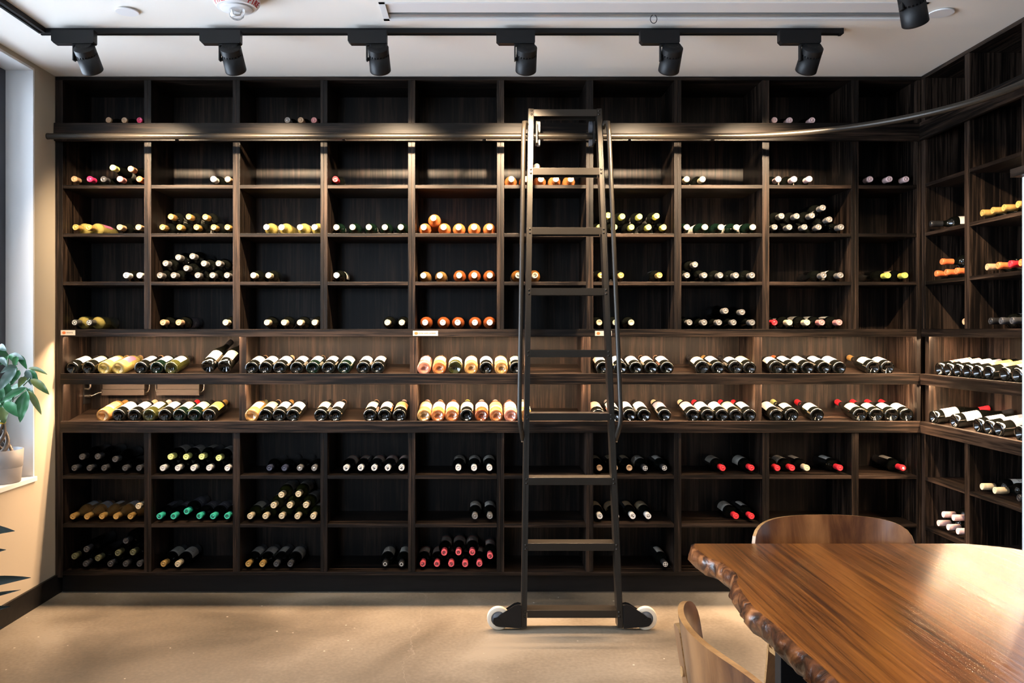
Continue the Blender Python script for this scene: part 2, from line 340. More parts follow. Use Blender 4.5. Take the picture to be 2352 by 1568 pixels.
for i, (a, b) in enumerate(DIV):
    a, b = fx(a), fx(b)
    if i == 0: a = XL + .002
    if i in (0, len(DIV) - 1):
        part(MB().bbox(a, b, 0, DEP - .001, SH[8] + .0005 - .03, Z_TOP[0] - .0005, .0012), 'side_panel', wood_z, unit); continue
    for z0, z1 in ((SH[5] + .0005, Z_TOP[0] - .0005), (fz(1313.2) + .0005, LIP2[0] - .0005)):
        mid = (a + b) / 2
        m = MB().bbox(a, mid - .0006, .0005, DEP - .001, z0, z1, .0012); m.bbox(mid + .0006, b, .0005, DEP - .001, z0, z1, .0012); m.box(mid - .0007, mid + .0007, .003, DEP - .002, z0 + .001, z1 - .001)
        part(m, 'divider', wood_z, unit)
for i in range(1, 5):
    a, b = fx(DDIV[i][0]), fx(DDIV[i][1])
    for z0, z1, zl in ((LIP1[1] - .012, LAB[0] - .0005, 0), (LIP2[1] - .012, LIP1[0] - .0005, 0)):
        part(MB().bbox(a, b, .055, DEP - .001, z0 + .004, z1, .0012), 'divider', wood_z, unit)
for i in range(10):
    x0, x1 = col_x(i)
    for k in (1, 2, 3, 4, 6, 7):
        part(MB().bbox(x0 + .0005, x1 - .0005, .001, DEP - .001, SH[k] - TH, SH[k], .0012), 'shelf_board', wood_x, unit)
xa, xb = fx(144) + .0005, fx(2106) - .0005
part(MB().bbox(xa, xb, .0, .018, LAB[0], LAB[1], .0012), 'label_rail', wood_x, unit)
part(MB().box(xa, xb, .0185, DEP - .001, LAB[1] - .0185, LAB[1]), 'middle_board', wood_x, unit)
part(MB().bbox(xa, xb, .0, DEP - .001, SH[8] - .018, SH[8], .0012), 'bottom_board', wood_x, unit)
part(MB().bbox(XL + .003, XR, -.018, -.0005, BOARD[0], BOARD[1], .0015), 'rail_board', wood_x, unit)
part(MB().box(XL + .016, XR + .03, .05, .068, 0.0, SH[8] - .019), 'toe_kick', toe_m, unit)
for lip, bk, name in ((LIP1, BACK1, 'upper'), (LIP2, BACK2, 'lower')):
    part(MB().bbox(fx(141), fx(2113), -.012, .018, lip[0], lip[1], .0015), 'ledge_lip', wood_x, unit)
    s = lip[1] - .012
    m = MB().prism([(.0185, s), (DEP - .001, bk), (DEP - .001, bk - .016), (.0185, s - .016)], xa, xb, 'x')
    part(m, 'sloping_board', wood_x, unit)
part(MB().box(xa, xb, .019, DEP - .002, LIP2[0], LIP2[0] + .012), 'lower_top_panel', wood_x, unit)

# right-hand unit, facing -x
runit = empty('wine_shelving', (XR + .15, -.7, 0), 'dark oak wine shelving along the right wall, past the corner', 'shelving')
RY = [(-.041, -.003), (-.436, -.396), (-.86, -.82), (-1.30, -1.26)]
part(MB().box(XR + DEP, XR + DEP + .015, -1.3, -.002, .02, ZC - .003), 'back_panel', wood_z, runit)
part(MB().box(XR, XR + DEP - .001, -1.3, -.003, Z_TOP[0], ZC - .002), 'top_panel', wood_y, runit)
for i, (a, b) in enumerate(RY):
    for z0, z1 in ((SH[5] + .0005, Z_TOP[0] - .0005), (SH[8] + .0005, LIP2[0] - .0005)):
        part(MB().bbox(XR + .0005, XR + DEP - .001, a, b, z0, z1, .0012), 'divider', wood_z, runit)
    if i in (0, 3):
        for z0, z1 in ((LIP1[1] - .012, LAB[0] - .0005), (LIP2[1] - .012, LIP1[0] - .0005)):
            part(MB().bbox(XR + .021, XR + DEP - .001, a, b, z0, z1, .0012), 'divider', wood_z, runit)
for i in range(3):
    y0, y1 = RY[i + 1][1], RY[i][0]
    for k in (1, 2, 3, 4, 6, 7):
        part(MB().bbox(XR + .001, XR + DEP - .001, y0 + .0005, y1 - .0005, SH[k] - TH, SH[k], .0012), 'shelf_board', wood_y, runit)
part(MB().bbox(XR, XR + .018, -1.3, -.003, LAB[0], LAB[1], .0012), 'label_rail', wood_y, runit)
part(MB().box(XR + .0185, XR + DEP - .001, -1.3, -.003, LAB[1] - .0185, LAB[1]), 'middle_board', wood_y, runit)
part(MB().bbox(XR, XR + DEP - .001, -1.3, -.003, SH[8] - .018, SH[8], .0012), 'bottom_board', wood_y, runit)
part(MB().bbox(XR - .018, XR - .0005, -1.3, -.019, BOARD[0], BOARD[1], .0015), 'rail_board', wood_y, runit)
part(MB().box(XR + .05, XR + .068, -1.3, .049, 0, SH[8] - .019), 'toe_kick', toe_m, runit)
for lip, bk in ((LIP1, BACK1), (LIP2, BACK2)):
    part(MB().bbox(XR - .012, XR + .018, -1.3, -.0125, lip[0], lip[1], .0015), 'ledge_lip', wood_y, runit)
    s = lip[1] - .012
    part(MB().prism([(XR + .0185, s), (XR + DEP - .001, bk), (XR + DEP - .001, bk - .016), (XR + .0185, s - .016)], -1.299, -.042, 'y'), 'sloping_board', wood_y, runit)
part(MB().box(XR + .019, XR + DEP - .002, -1.299, -.004, LIP2[0], LIP2[0] + .012), 'lower_top_panel', wood_y, runit)

# ------------------------------------------------------------------ light strips under the label rail and the upper ledge
em = bpy.data.materials.new('led_light'); em.use_nodes = True; nt = em.node_tree; nt.nodes.remove(nt.nodes['Principled BSDF'])
e = nt.nodes.new('ShaderNodeEmission'); e.inputs[0].default_value = (1, .66, .40, 1); e.inputs[1].default_value = LED_STRENGTH; nt.links.new(e.outputs[0], nt.nodes['Material Output'].inputs[0])
ORD = ['first', 'second', 'third', 'fourth', 'fifth', 'sixth', 'seventh', 'eighth', 'ninth', 'tenth', 'eleventh']
def strip(x0, x1, y0, y1, z, lab):
    h = MB(); h.box(x0, x1, y0, y1, z - .006, z + .0055)
    o = h.build('led_strip', trim_white); tag(o, lab, 'light strip', 'light strips over the display ledges')
    g = MB(); i = .0015
    g.add([(x0 + i, y0 + i, z - .0068), (x1 - i, y0 + i, z - .0068), (x1 - i, y1 - i, z - .0068), (x0 + i, y1 - i, z - .0068)], [(0, 3, 2, 1)])
    me = bpy.data.meshes.new('diffuser'); me.from_pydata(g.v, [], g.f); me.materials.append(em)
    d = bpy.data.objects.new('diffuser', me); COL.objects.link(d); d.parent = o
for i in range(5):
    a, b = dbay_x(i)
    strip(a + .01, b - .01, .021, .033, LAB[0] + .0135, f'thin warm light strip under the label rail, {ORD[i]} display bay from left')
    strip(a + .01, b - .01, .021, .033, LIP1[0] + .0135, f'thin warm light strip under the upper ledge, {ORD[i]} display bay from left')
def strip_y(y0, y1, z, lab):
    o = MB().box(XR + .024, XR + .036, y0, y1, z - .006, z + .0055).build('led_strip', trim_white); tag(o, lab, 'light strip', 'light strips over the display ledges')
    me = bpy.data.meshes.new('diffuser'); me.from_pydata([(XR + .0255, y0, z - .0068), (XR + .0345, y0, z - .0068), (XR + .0345, y1, z - .0068), (XR + .0255, y1, z - .0068)], [], [(0, 3, 2, 1)]); me.materials.append(em)
    d = bpy.data.objects.new('diffuser', me); COL.objects.link(d); d.parent = o
strip_y(-1.25, -.05, LAB[0] + .0135, 'thin warm light strip under the label rail of the right-hand shelving')
strip_y(-1.25, -.05, LIP1[0] + .0135, 'thin warm light strip under the upper ledge of the right-hand shelving')

# ------------------------------------------------------------------ ladder rail
rl = [Vector((-2.225, -.13, 2.388)), Vector((-2.20, -.13, 2.388))]
rl += [Vector((-2.2 + 3.45 * t, -.13, 2.388)) for t in (.2, .4, .6, .8, 1)]
cx, cyy, R = 1.25, -.13 - .93, .93
for k in range(1, 25):
    a = PI / 2 - k / 24 * PI / 2 * .94
    rl.append(Vector((cx + R * math.cos(a) * 1.01, cyy + R * math.sin(a), 2.388)))
last = rl[-1]; rl.append(Vector((last.x + .012, -1.29, 2.388)))
rail = empty('ladder_rail', (0, -.13, 2.388), 'long round bronze ladder rail curving round the right corner', 'ladder rail')
part(MB().tube(rl, .0155, 18), 'tube', bronze_m, rail)
for p in (-2.222, 847, 1650):
    X = p if p < 0 else (p - VX) * 4.27 / F
    m = MB(); m.cyl((X - (.0 if p < 0 else .004), -.13, 2.388), (X + .006, -.13, 2.388), .0168 if p < 0 else .0164, 20)
    part(m, 'joint_collar', bronze_m, rail)
for X in (-2.19, -1.6, -.72, .02, .78, 1.22):
    m = MB(); m.box(X - .006, X + .006, -.118, -.019, 2.393, 2.399); m.box(X - .010, X + .010, -.024, -.0185, 2.392, 2.43)
    part(m, 'bracket', bronze_m, rail)
m = MB(); m.box(2.19, 2.30, -1.08, -1.06, 2.3665, 2.3725); part(m, 'bracket', bronze_m, rail)

# ------------------------------------------------------------------ library ladder
LX = .4235
def ly(z): return CY + 3.87 + .130 * z
def lw_(z): return .2375 - (.2375 - .185) * z / 2.5          # outer half width
lad = empty('library_ladder', (LX, -.5, 0), 'tall bronze library ladder on wheels leaning against the ladder rail', 'ladder')
STW = .026
for s in (-1, 1):
    m = MB(); b0 = Vector((LX + s * (lw_(0) - STW / 2), ly(0.012), .012)); t0 = Vector((LX + s * (lw_(2.51) - STW / 2), ly(2.51), 2.51))
    def sect(c, tw):
        return [c + Vector((-STW / 2, -.002, 0)), c + Vector((STW / 2, -.002, 0)), c + Vector((STW / 2, .066, 0)), c + Vector((-STW / 2, .066, 0))]
    vs = sect(b0, 0) + sect(t0, 0)
    m.add(vs, [(0, 3, 2, 1), (4, 5, 6, 7), (0, 1, 5, 4), (1, 2, 6, 5), (2, 3, 7, 6), (3, 0, 4, 7)])
    st = part(m, 'stile', bronze_m, lad)
    # raised bead along the face
    m = MB()
    for c0, c1 in ((b0, t0),):
        vs = [c + Vector((dx, dy, 0)) for c in (c0, c1) for dx, dy in ((s * .004, -.0045), (s * .010, -.0045), (s * .010, -.002), (s * .004, -.002))]
        m.add(vs, [(0, 3, 2, 1), (4, 5, 6, 7), (0, 1, 5, 4), (1, 2, 6, 5), (2, 3, 7, 6), (3, 0, 4, 7)])
    subpart(m, 'bead', bronze_m, st)
for k in range(9):
    z = .0725 + .302 * k
    y = ly(z); hw = lw_(z) - STW - .0005
    m = MB()
    m.bbox(LX - hw, LX + hw, y - .001, y + .003, z - .0175, z + .0175, .001)
    m.bbox(LX - hw, LX + hw, y + .0032, y + .078, z + .0135, z + .0175, .001)
    m.bbox(LX - hw, LX + hw, y + .074, y + .078, z - .0175, z + .013, .001)
    rg = part(m, 'rung', bronze_m, lad)
    for s in (-1, 1):
        for dz in (-.0095, .0095):
            X = LX + s * (lw_(z) - STW / 2 - .003); yy = ly(z + dz) - .002
            M = Matrix.Translation((X, yy, z + dz)) @ Matrix.Rotation(PI / 2, 4, 'X')
            mm = MB().lathe([(.0055, 0), (.0052, .002), (.003, .0036), (0, .004)], 12, 0, M)
            subpart(mm, 'rivet', bronze_m, rg)
for s in (-1, 1):
    pts = []
    def hp(z, out, dy=-.035): return Vector((LX + s * (lw_(z) + out), ly(z) + dy, z))
    pts = [hp(2.415, .004, .02), hp(2.435, .012, -.012), hp(2.43, .022), hp(2.38, .025)]
    pts += [hp(2.38 - i * .14, .025) for i in range(1, 10)]
    pts += [hp(1.0, .025), hp(.95, .020), hp(.90, .010, -.010), hp(.87, .004, .015)]
    h = part(MB().tube(pts, .0115, 14), 'handrail', bronze_m, lad)
    for z in (.862, .882):
        a = hp(z, .0, .02); subpart(MB().cyl(a, a + Vector((s * .012, 0, 0)), .006, 12), 'bolt', steel_m, h)
    # roller hook riding on the rail
    z0 = 2.388; cxh = LX + s * (lw_(2.39) - .045 if s < 0 else lw_(2.39) - .038)
    hk = MB(); hk.bbox(cxh - .004, cxh + .004, -.195, -.155, 2.34, 2.45, .001); hk.bbox(cxh - .004, cxh + .004, -.1548, -.112, 2.411, 2.45, .001); hk.bbox(cxh - .004, cxh + .004, -.1548, -.118, 2.34, 2.365, .001)
    hkp = part(hk, 'roller_hook', black_m, lad)
    subpart(MB().cyl((cxh - s * .005, -.13, z0 + .0162 + .030), (cxh - s * .020, -.13, z0 + .0162 + .030), .030, 26), 'roller', hub_m if s > 0 else rubber_m, hkp)
    subpart(MB().cyl((cxh - s * .005, -.13, z0 - .0162 - .018), (cxh - s * .020, -.13, z0 - .0162 - .018), .018, 22), 'roller', hub_m, hkp)
    # floor wheel and its bracket
    xo = LX + s * (lw_(0.05)); y = ly(0) + .0
    prof = [(0, .012), (0, .118), (s * .014, .122), (s * .03, .118), (s * .098, .074), (s * .112, .062)]
    prof += [(s * (.105 + .026 * math.cos(a)), .045 + .026 * math.sin(a)) for a in [math.radians(q) for q in (30, 0, -30, -60, -90)]] + [(s * .09, .017), (s * .03, .013)]
    m = MB(); m.prism([(xo + a + s * .001, b) for a, b in prof], y - .006, y - .002, 'y'); m.prism([(xo + a + s * .001, b) for a, b in prof], y + .030, y + .034, 'y')
    m.bbox(xo + min(s * .001, s * .014), xo + max(s * .001, s * .014), y - .0018, y + .0298, .02, .112, .001)
    br = part(m, 'wheel_bracket', black_m, lad)
    wx, wz = xo + s * .106, .0535
    Mw = Matrix.Translation((wx, y + .0, wz)) @ Matrix.Rotation(-PI / 2, 4, 'X')
    wm = MB().lathe([(.034, .001), (.050, .001), (.0535, .005), (.0535, .024), (.050, .028), (.034, .028), (.034, .001)], 36, 0, Mw)
    subpart(wm, 'wheel', rubber_m, br)
    hm = MB().lathe([(0, .003), (.0335, .003), (.0335, .026), (0, .026)], 30, 0, Mw); subpart(hm, 'hub', hub_m, br)
    bl = MB().cyl((wx, y - .012, wz), (wx, y - .0062, wz), .008, 6); subpart(bl, 'bolt', black_m, br)

# ------------------------------------------------------------------ bottles
def bprof(shape, r, L):
    if shape == 'bgy':
        return [(0, .022), (r * .45, .010), (r * .72, .001), None, (r * .92, 0), (r, .006), (r, L * .43), (r * .97, L * .50), (r * .82, L * .58), (r * .62, L * .66), (.0175, L * .74), (.0145, L * .82), (.0138, L * .93), (.0150, L * .945), (.0150, L * .975), (.0142, L * .985), None, (0, L * .985)]
    return [(0, .024), (r * .42, .012), (r * .70, .001), None, (r * .92, 0), (r, .006), (r, L * .62), (r * .985, L * .645), (r * .90, L * .675), (r * .72, L * .70), (r * .52, L * .725), (.0160, L * .755), (.0145, L * .79), (.0140, L * .93), (.0150, L * .945), (.0150, L * .975), (.0142, L * .985), None, (0, L * .985)]
MESH = {}
def body_mesh(shape, glass, r, L):
    k = ('b', shape, glass, r)
    if k not in MESH: MESH[k] = MB().lathe(bprof(shape, r, L), 32).mesh('bottle_glass', GL[glass])
    return MESH[k]
def cap_mesh(c, style, L):
    k = ('c', c, style)
    if k in MESH: return MESH[k]
    m = MB()
    if style == 'screw':
        pr = [(.0148, L - .060)]
        for q in range(5): pr += [(.0156, L - .018 + q * .003), (.0150, L - .0165 + q * .003)]
        pr = [(.0148, L - .060), (.0156, L - .0595), (.0156, L - .0185)] + pr[1:] + [(.0155, L - .002), (.0145, L), None, (.0075, L), (.0070, L - .0006), (.0062, L - .0006), (.0057, L), (0, L)]
        m.lathe(pr, 26)
    elif style == 'foil':
        m.lathe([(.0150, L - .058), (.0152, L - .020), (.0162, L - .018), (.0162, L - .006), (.0155, L - .0015), (.0140, L), None, (.0095, L), (.0090, L - .0007), (.0075, L - .0007), (.0070, L), (0, L)], 26)
    else:
        m.lathe([(.0154, L - .016), (.0158, L - .014), (.0158, L - .003), (.0145, L), None, (.0085, L), (.0078, L - .0012), (0, L - .0012)], 26)
    MESH[k] = m.mesh('capsule', capmat(c)); return MESH[k]
def lab_mesh(k_, r, z0, z1, a=1.25, rr=.0004):
    k = ('l', k_, r, z0, z1)
    if k in MESH: return MESH[k]
    m = MB(); n = 18; vs = []; fs = []
    for j in range(2):
        z = (z0, z1)[j]
        for i in range(n + 1):
            t = PI / 2 + a - 2 * a * i / n; vs.append(((r + rr) * math.cos(t), (r + rr) * math.sin(t), z)); m.uv[j * (n + 1) + i] = (i / n, 1 - j if False else j)
    for i in range(n): fs.append((i, i + 1, n + 2 + i, n + 1 + i))
    m.add(vs, fs, 0, True)
    MESH[k] = m.mesh('paper_label', labmat(k_)); return MESH[k]
def emblem_mesh(kind, L):
    k = ('e', kind)
    if k in MESH: return MESH[k]
    m = MB(); z = L + .0006; c = 'black'
    if kind == 'ring':
        for a0, a1 in ((.3, 5.2),):
            n = 16; vs = []; fs = []
            for i in range(n + 1):
                t = a0 + (a1 - a0) * i / n
                for r in (.0045, .0078): vs.append((r * math.cos(t), r * math.sin(t), z))
            fs = [(2 * i, 2 * i + 1, 2 * i + 3, 2 * i + 2) for i in range(n)]; m.add(vs, fs)
        m.box(-.0012, .0012, -.0012, .003, z - .0004, z)
    elif kind == 'whitering':
        n = 20; vs = []
        for i in range(n):
            t = 2 * PI * i / n
            for r in (.0068, .0095): vs.append((r * math.cos(t), r * math.sin(t), z))
        m.add(vs, [(2 * i, 2 * i + 1, (2 * i + 3) % (2 * n), (2 * i + 2) % (2 * n)) for i in range(n)]); c = 'white'
    elif kind == 'cross':
        for a in (PI / 4, -PI / 4): m.box(-.0105, .0105, -.0014, .0014, z - .0004, z, 0, Matrix.Rotation(a, 4, 'Z'))
        n = 20; vs = []
        for i in range(n):
            t = 2 * PI * i / n
            for r in (.0105, .0125): vs.append((r * math.cos(t), r * math.sin(t), z))
        m.add(vs, [(2 * i, 2 * i + 1, (2 * i + 3) % (2 * n), (2 * i + 2) % (2 * n)) for i in range(n)]); c = 'white'
    elif kind == 'bird':
        m.prism([(-.008, .001), (-.003, .004), (0, .0015), (.003, .004), (.008, .001), (.003, -.001), (0, -.003), (-.003, -.001)], z - .0004, z, 'z')
        m.prism([(-.002, -.005), (.002, -.005), (.001, -.0085), (-.001, -.0085)], z - .0004, z, 'z')
    elif kind == 'star':
        m.prism([(.009 * (1 if i % 2 == 0 else .45) * math.cos(PI / 2 + i * PI / 5), .009 * (1 if i % 2 == 0 else .45) * math.sin(PI / 2 + i * PI / 5)) for i in range(10)], z - .0004, z, 'z'); c = 'white'
    elif kind == 'initials':
        m.box(-.007, -.002, -.001, .001, z - .0004, z); m.box(-.0055, -.0035, -.004, .004, z - .0004, z); m.box(.001, .007, -.001, .001, z - .0004, z); m.box(.003, .005, -.004, .004, z - .0004, z); c = 'grey'
    MESH[k] = m.mesh('cap_emblem', capmat(c)); return MESH[k]
BOT = []      # every bottle: dict(M, shape, glass, r, cap, style, emb, lab, look, place, rank)
BL = .295
def frame(base, axis, up):
    z = Vector(axis).normalized(); y = (Vector(up) - z * Vector(up).dot(z)).normalized(); x = y.cross(z)
    M = Matrix((x, y, z)).transposed().to_4x4(); M.translation = base; return M
GN = {'dark': 'dark', 'green': 'green-glass', 'olive': 'olive-glass', 'yellow': 'straw-yellow', 'amber': 'amber', 'rose': 'orange rosé', 'pink': 'pink rosé', 'red': 'red rosé', 'brown': 'brown-amber'}
CN = {'tan': 'tan', 'gold': 'gold', 'yellow': 'yellow', 'lime': 'lime', 'cream': 'cream', 'white': 'white', 'red': 'red', 'magenta': 'magenta', 'orange': 'orange', 'pink': 'dusky-pink', 'pinkwhite': 'pale-pink',
      'silver': 'silver', 'grey': 'dark-grey', 'black': 'black', 'olive': 'olive', 'teal': 'teal', 'coral': 'coral', 'clear': 'cork-coloured', 'navy': 'navy'}
LN = {'white': 'plain white', 'cream': 'cream', 'rosy': 'rosy', 'purple': 'purple', 'tanlab': 'tan', 'gold': 'gold', 'greenlab': 'green-banded', 'blue': 'blue-banded', 'orangelab': 'orange', 'redlab': 'red-lettered', 'slate': 'slate', 'stripe': 'grey-striped'}
CROP = {1: (100, 160), 2: (740, 160), 3: (1340, 160), 4: (1900, 160), 5: (100, 520), 6: (740, 520), 7: (1340, 520), 8: (1900, 520), 9: (100, 900), 10: (740, 900), 11: (1340, 900), 12: (1900, 900)}
def cxy(c, x): return CROP[c][0] + x / 3.5636
ROWN = {1: 'top row', 2: 'row under the rail', 3: 'third row', 4: 'fourth row', 5: 'fifth row', 6: 'sixth row', 7: 'seventh row', 8: 'bottom row'}
# row, column, crop, glass, [ (tier, [x | (x, cap, emblem, label)...], cap) ... ]
C = []
def cell(row, col, crop, glass, tiers, style='foil', emb=None, lab='white', far=False):
    C.append((row, col, crop, glass, tiers, style, emb, lab, far))
cell(1, 1, 1, 'dark', [(0, [514, 643, (769, 'magenta')], 'tan')], 'cork')
cell(1, 3, 1, 'dark', [(0, [(1988, 'silver'), 2095, (2205, 'pink')], 'tan')])
cell(1, 9, 3, 'dark', [(0, [1578, 1706, 1891], 'pinkwhite')])
cell(2, 1, 1, 'dark', [(0, [(233, 'tan'), (360, 'magenta'), (468, 'grey'), (608, 'pink'), (768, 'orange')], 'tan'), (1, [(550, 'lime'), (697, 'tan')], 'tan')])
cell(2, 2, 1, 'dark', [(0, [(1378, 'white', 'initials'), (1497, 'tan')], 'tan')])
cell(2, 4, 2, 'dark', [(0, [100], 'red')])
cell(2, 6, 2, 'rose', [(0, [1550, 1672, 1794, 1917, 2040], 'clear'), (1, [1760], 'clear')], 'cork')
cell(2, 8, 3, 'dark', [(0, [857, 988], 'cream')], 'foil')
cell(2, 9, 3, 'dark', [(0, [1612, 1742, 1864], 'pinkwhite')])
cell(2, 10, 4, 'dark', [(0, [370, 528, 668], 'pinkwhite')])
cell(3, 1, 1, 'yellow', [(0, [240, 330], 'gold')], 'foil', None, 'purple')
cell(3, 1, 1, 'dark', [(0, [605, 760], 'tan')], 'foil', None, 'cream')
cell(3, 2, 1, 'dark', [(0, [960, 1100, 1240, 1380, 1500], 'gold'), (1, [1027, 1173, 1310], 'gold')], 'screw')
cell(3, 3, 1, 'yellow', [(0, [1815, 1938, 2090, 2210], 'clear')], 'cork')
cell(3, 4, 2, 'green', [(0, [108, 243, 377, 508, 640], 'cream')], 'cork')
cell(3, 5, 2, 'rose', [(0, [828, 992, 1115, 1243, 1370], 'clear'), (1, [908], 'clear')], 'cork')
cell(3, 7, 3, 'dark', [(0, [138, 260, 400, 542, 667], 'yellow'), (1, [208, 325, 467, 607], 'yellow')], 'screw')
cell(3, 8, 3, 'green', [(0, [850, 1005, 1138, 1268, 1400], 'cream')], 'cork')
cell(3, 9, 3, 'dark', [(0, [1577, 1700, 1823, 1940, 2125], 'silver'), (1, [1637, 1762, 1885, 2030], 'silver'), (2, [1975], 'silver')])
cell(4, 1, 5, 'dark', [(0, [665, 785], 'white')], 'foil', 'initials')
cell(4, 2, 5, 'dark', [(0, [930, 1050, 1248, 1370, 1490], 'silver'), (1, [1155, 985, 1300, 1420], 'silver'), (2, [1090, 1205], 'silver')], 'foil', None, 'white')
cell(4, 3, 5, 'dark', [(0, [1705, 1830], 'cream')], 'foil', None, 'white')
cell(4, 4, 6, 'dark', [(0, [110], 'white')], 'cork')
cell(4, 5, 6, 'amber', [(0, [825, 960], 'clear')], 'cork')
cell(4, 5, 6, 'red', [(0, [1120, 1245, 1372], 'cream')], 'cork')
cell(4, 6, 6, 'brown', [(0, [1607, 1745], 'cream')], 'foil', 'ring')
cell(4, 7, 7, 'dark', [(0, [150, 315, 630], 'gold')], 'foil')
cell(4, 8, 7, 'dark', [(0, [860, 1000, 1132, 1262, 1393], 'silver'), (1, [925], 'silver')])
cell(4, 9, 7, 'dark', [(0, [1985, 2120], 'silver')], 'foil', None, 'white')
cell(4, 10, 8, 'dark', [(0, [520, 660], 'yellow')], 'foil', None, 'cream')
cell(5, 1, 5, 'yellow', [(0, [235, 355], 'grey')], 'foil', 'cross', 'cream')
cell(5, 2, 5, 'dark', [(0, [960, 1090, (1478, 'cream')], 'tan')], 'foil', None, 'slate')
cell(5, 3, 5, 'dark', [(0, [1817, 1960, 2090, 2215], 'cream')], 'screw')
cell(5, 4, 6, 'dark', [(0, [530, 650], 'cream')], 'foil')
cell(5, 5, 6, 'red', [(0, [840, 985, 1108, 1250, 1372], 'pinkwhite')], 'cork')
cell(5, 7, 7, 'dark', [(0, [135, 270, 400], 'cream')], 'cork')
cell(5, 8, 7, 'dark', [(0, [878, 1000, 1122, 1243, 1395], 'silver'), (1, [1177, 1313], 'silver')], 'foil', None, 'slate')
cell(5, 9, 7, 'dark', [(0, [(1570, 'red'), (1700, 'cream'), (1845, 'cream'), (1968, 'pink'), (2110, 'pink')], 'cream')])
cell(6, 1, 9, 'dark', [(0, [235, 358, 480, 652, 772], 'grey'), (1, [298, 422, 568], 'grey')], 'foil', None, 'white', True)
cell(6, 2, 9, 'dark', [(0, [962, 1085, 1213, 1340, 1495], 'white'), (1, [1025, 1150, 1280, 1420], 'lime')], 'screw')
cell(6, 3, 9, 'dark', [(0, [(1838, 'navy'), (1963, 'navy'), (2088, 'silver', 'star'), (2208, 'silver', 'star')], 'navy')], 'screw', None, 'blue')
cell(6, 4, 10, 'dark', [(0, [190, 308, 420, 532, 645], 'white')], 'foil', 'bird', 'redlab')
cell(6, 5, 10, 'dark', [(0, [1113, 1243, 1370], 'white')], 'screw', None, 'white')
cell(6, 7, 11, 'dark', [(0, [138, 265, 385], 'tan')], 'cork', None, 'cream')
cell(6, 7, 11, 'dark', [(0, [512, 672], 'black')], 'foil', 'cross', 'white')
cell(6, 8, 11, 'dark', [(0, [1150, 1390], 'red')], 'foil', None, 'white')
cell(6, 9, 11, 'dark', [(0, [(1600, 'red'), (1722, 'red'), (1845, 'cream'), (2120, 'red')], 'red')], 'foil', None, 'white')
cell(6, 10, 12, 'dark', [(0, [640], 'red')], 'foil', 'star', 'white')
cell(7, 1, 9, 'amber', [(0, [222, 340, 458, 576, 694], 'gold'), (1, [760], 'cream')], 'screw', None, 'blue')
cell(7, 2, 9, 'dark', [(0, [932, 1050, 1260, 1375, 1490], 'teal'), (1, [1157], 'teal')], 'foil', 'ring', 'slate')
cell(7, 3, 9, 'olive', [(0, [1680, 1805, 1938, 2070, 2200], 'cream'), (1, [1872, 2005, 2140], 'cream'), (2, [1938, 2078], 'cream')], 'foil', None, 'white')
cell(7, 5, 10, 'dark', [(0, [1250, 1373], 'silver')], 'foil', None, 'white')
cell(7, 7, 11, 'dark', [(0, [140, 275, 412, 540], 'white')], 'screw', 'initials', 'cream')
cell(7, 8, 11, 'dark', [(0, [1262, 1388], 'red')], 'foil', None, 'white')
cell(8, 1, 9, 'dark', [(0, [325, 528, 655, 772], 'grey'), (1, [235, 425, 593, 712], 'olive'), (2, [330, 655], 'grey')], 'foil', None, 'slate', True)
cell(8, 2, 9, 'dark', [(0, [(965, 'gold'), (1085, 'cream')], 'gold')], 'foil', None, 'white')
cell(8, 3, 9, 'dark', [(0, [(1665, 'gold'), (1780, 'gold'), (1895, 'grey'), (2010, 'grey')], 'gold')], 'screw', None, 'stripe')
cell(8, 4, 10, 'dark', [(0, [510, 645], 'black')], 'foil', 'whitering', 'white')
cell(8, 5, 10, 'dark', [(0, [820, 937, 1055, 1170, 1287], 'coral'), (1, [997, 1115, 1228, 1375], 'coral')], 'foil', 'ring', 'redlab')
cell(8, 7, 11, 'dark', [(0, [678], 'black')], 'foil', 'cross', 'white')
LOOSE = .0008
def spread(xs, rs, lo, hi):
    xs = list(xs); n = len(xs); g = .0013
    for i in range(n): xs[i] = max(xs[i], lo + rs[i] + .001, (xs[i - 1] + rs[i - 1] + rs[i] + g) if i else -9)
    for i in range(n - 1, -1, -1): xs[i] = min(xs[i], hi - rs[i] - .001, (xs[i + 1] - rs[i + 1] - rs[i] - g) if i < n - 1 else 9)
    return xs
cells = {}
for row, col, crop, glass, tiers, style, emb, lab, far in C:
    for tier, xs, cap in tiers:
        for it in xs:
            it = it if isinstance(it, tuple) else (it,)
            r = .0335 if glass == 'amber' else .0345
            cells.setdefault((row, col), {}).setdefault(tier, []).append(dict(X=fx(cxy(crop, it[0])), cap=it[1] if len(it) > 1 else cap, emb=it[2] if len(it) > 2 else (emb if len(it) < 2 else None),
                r=r, glass=glass, style=style, lab=lab, far=far))
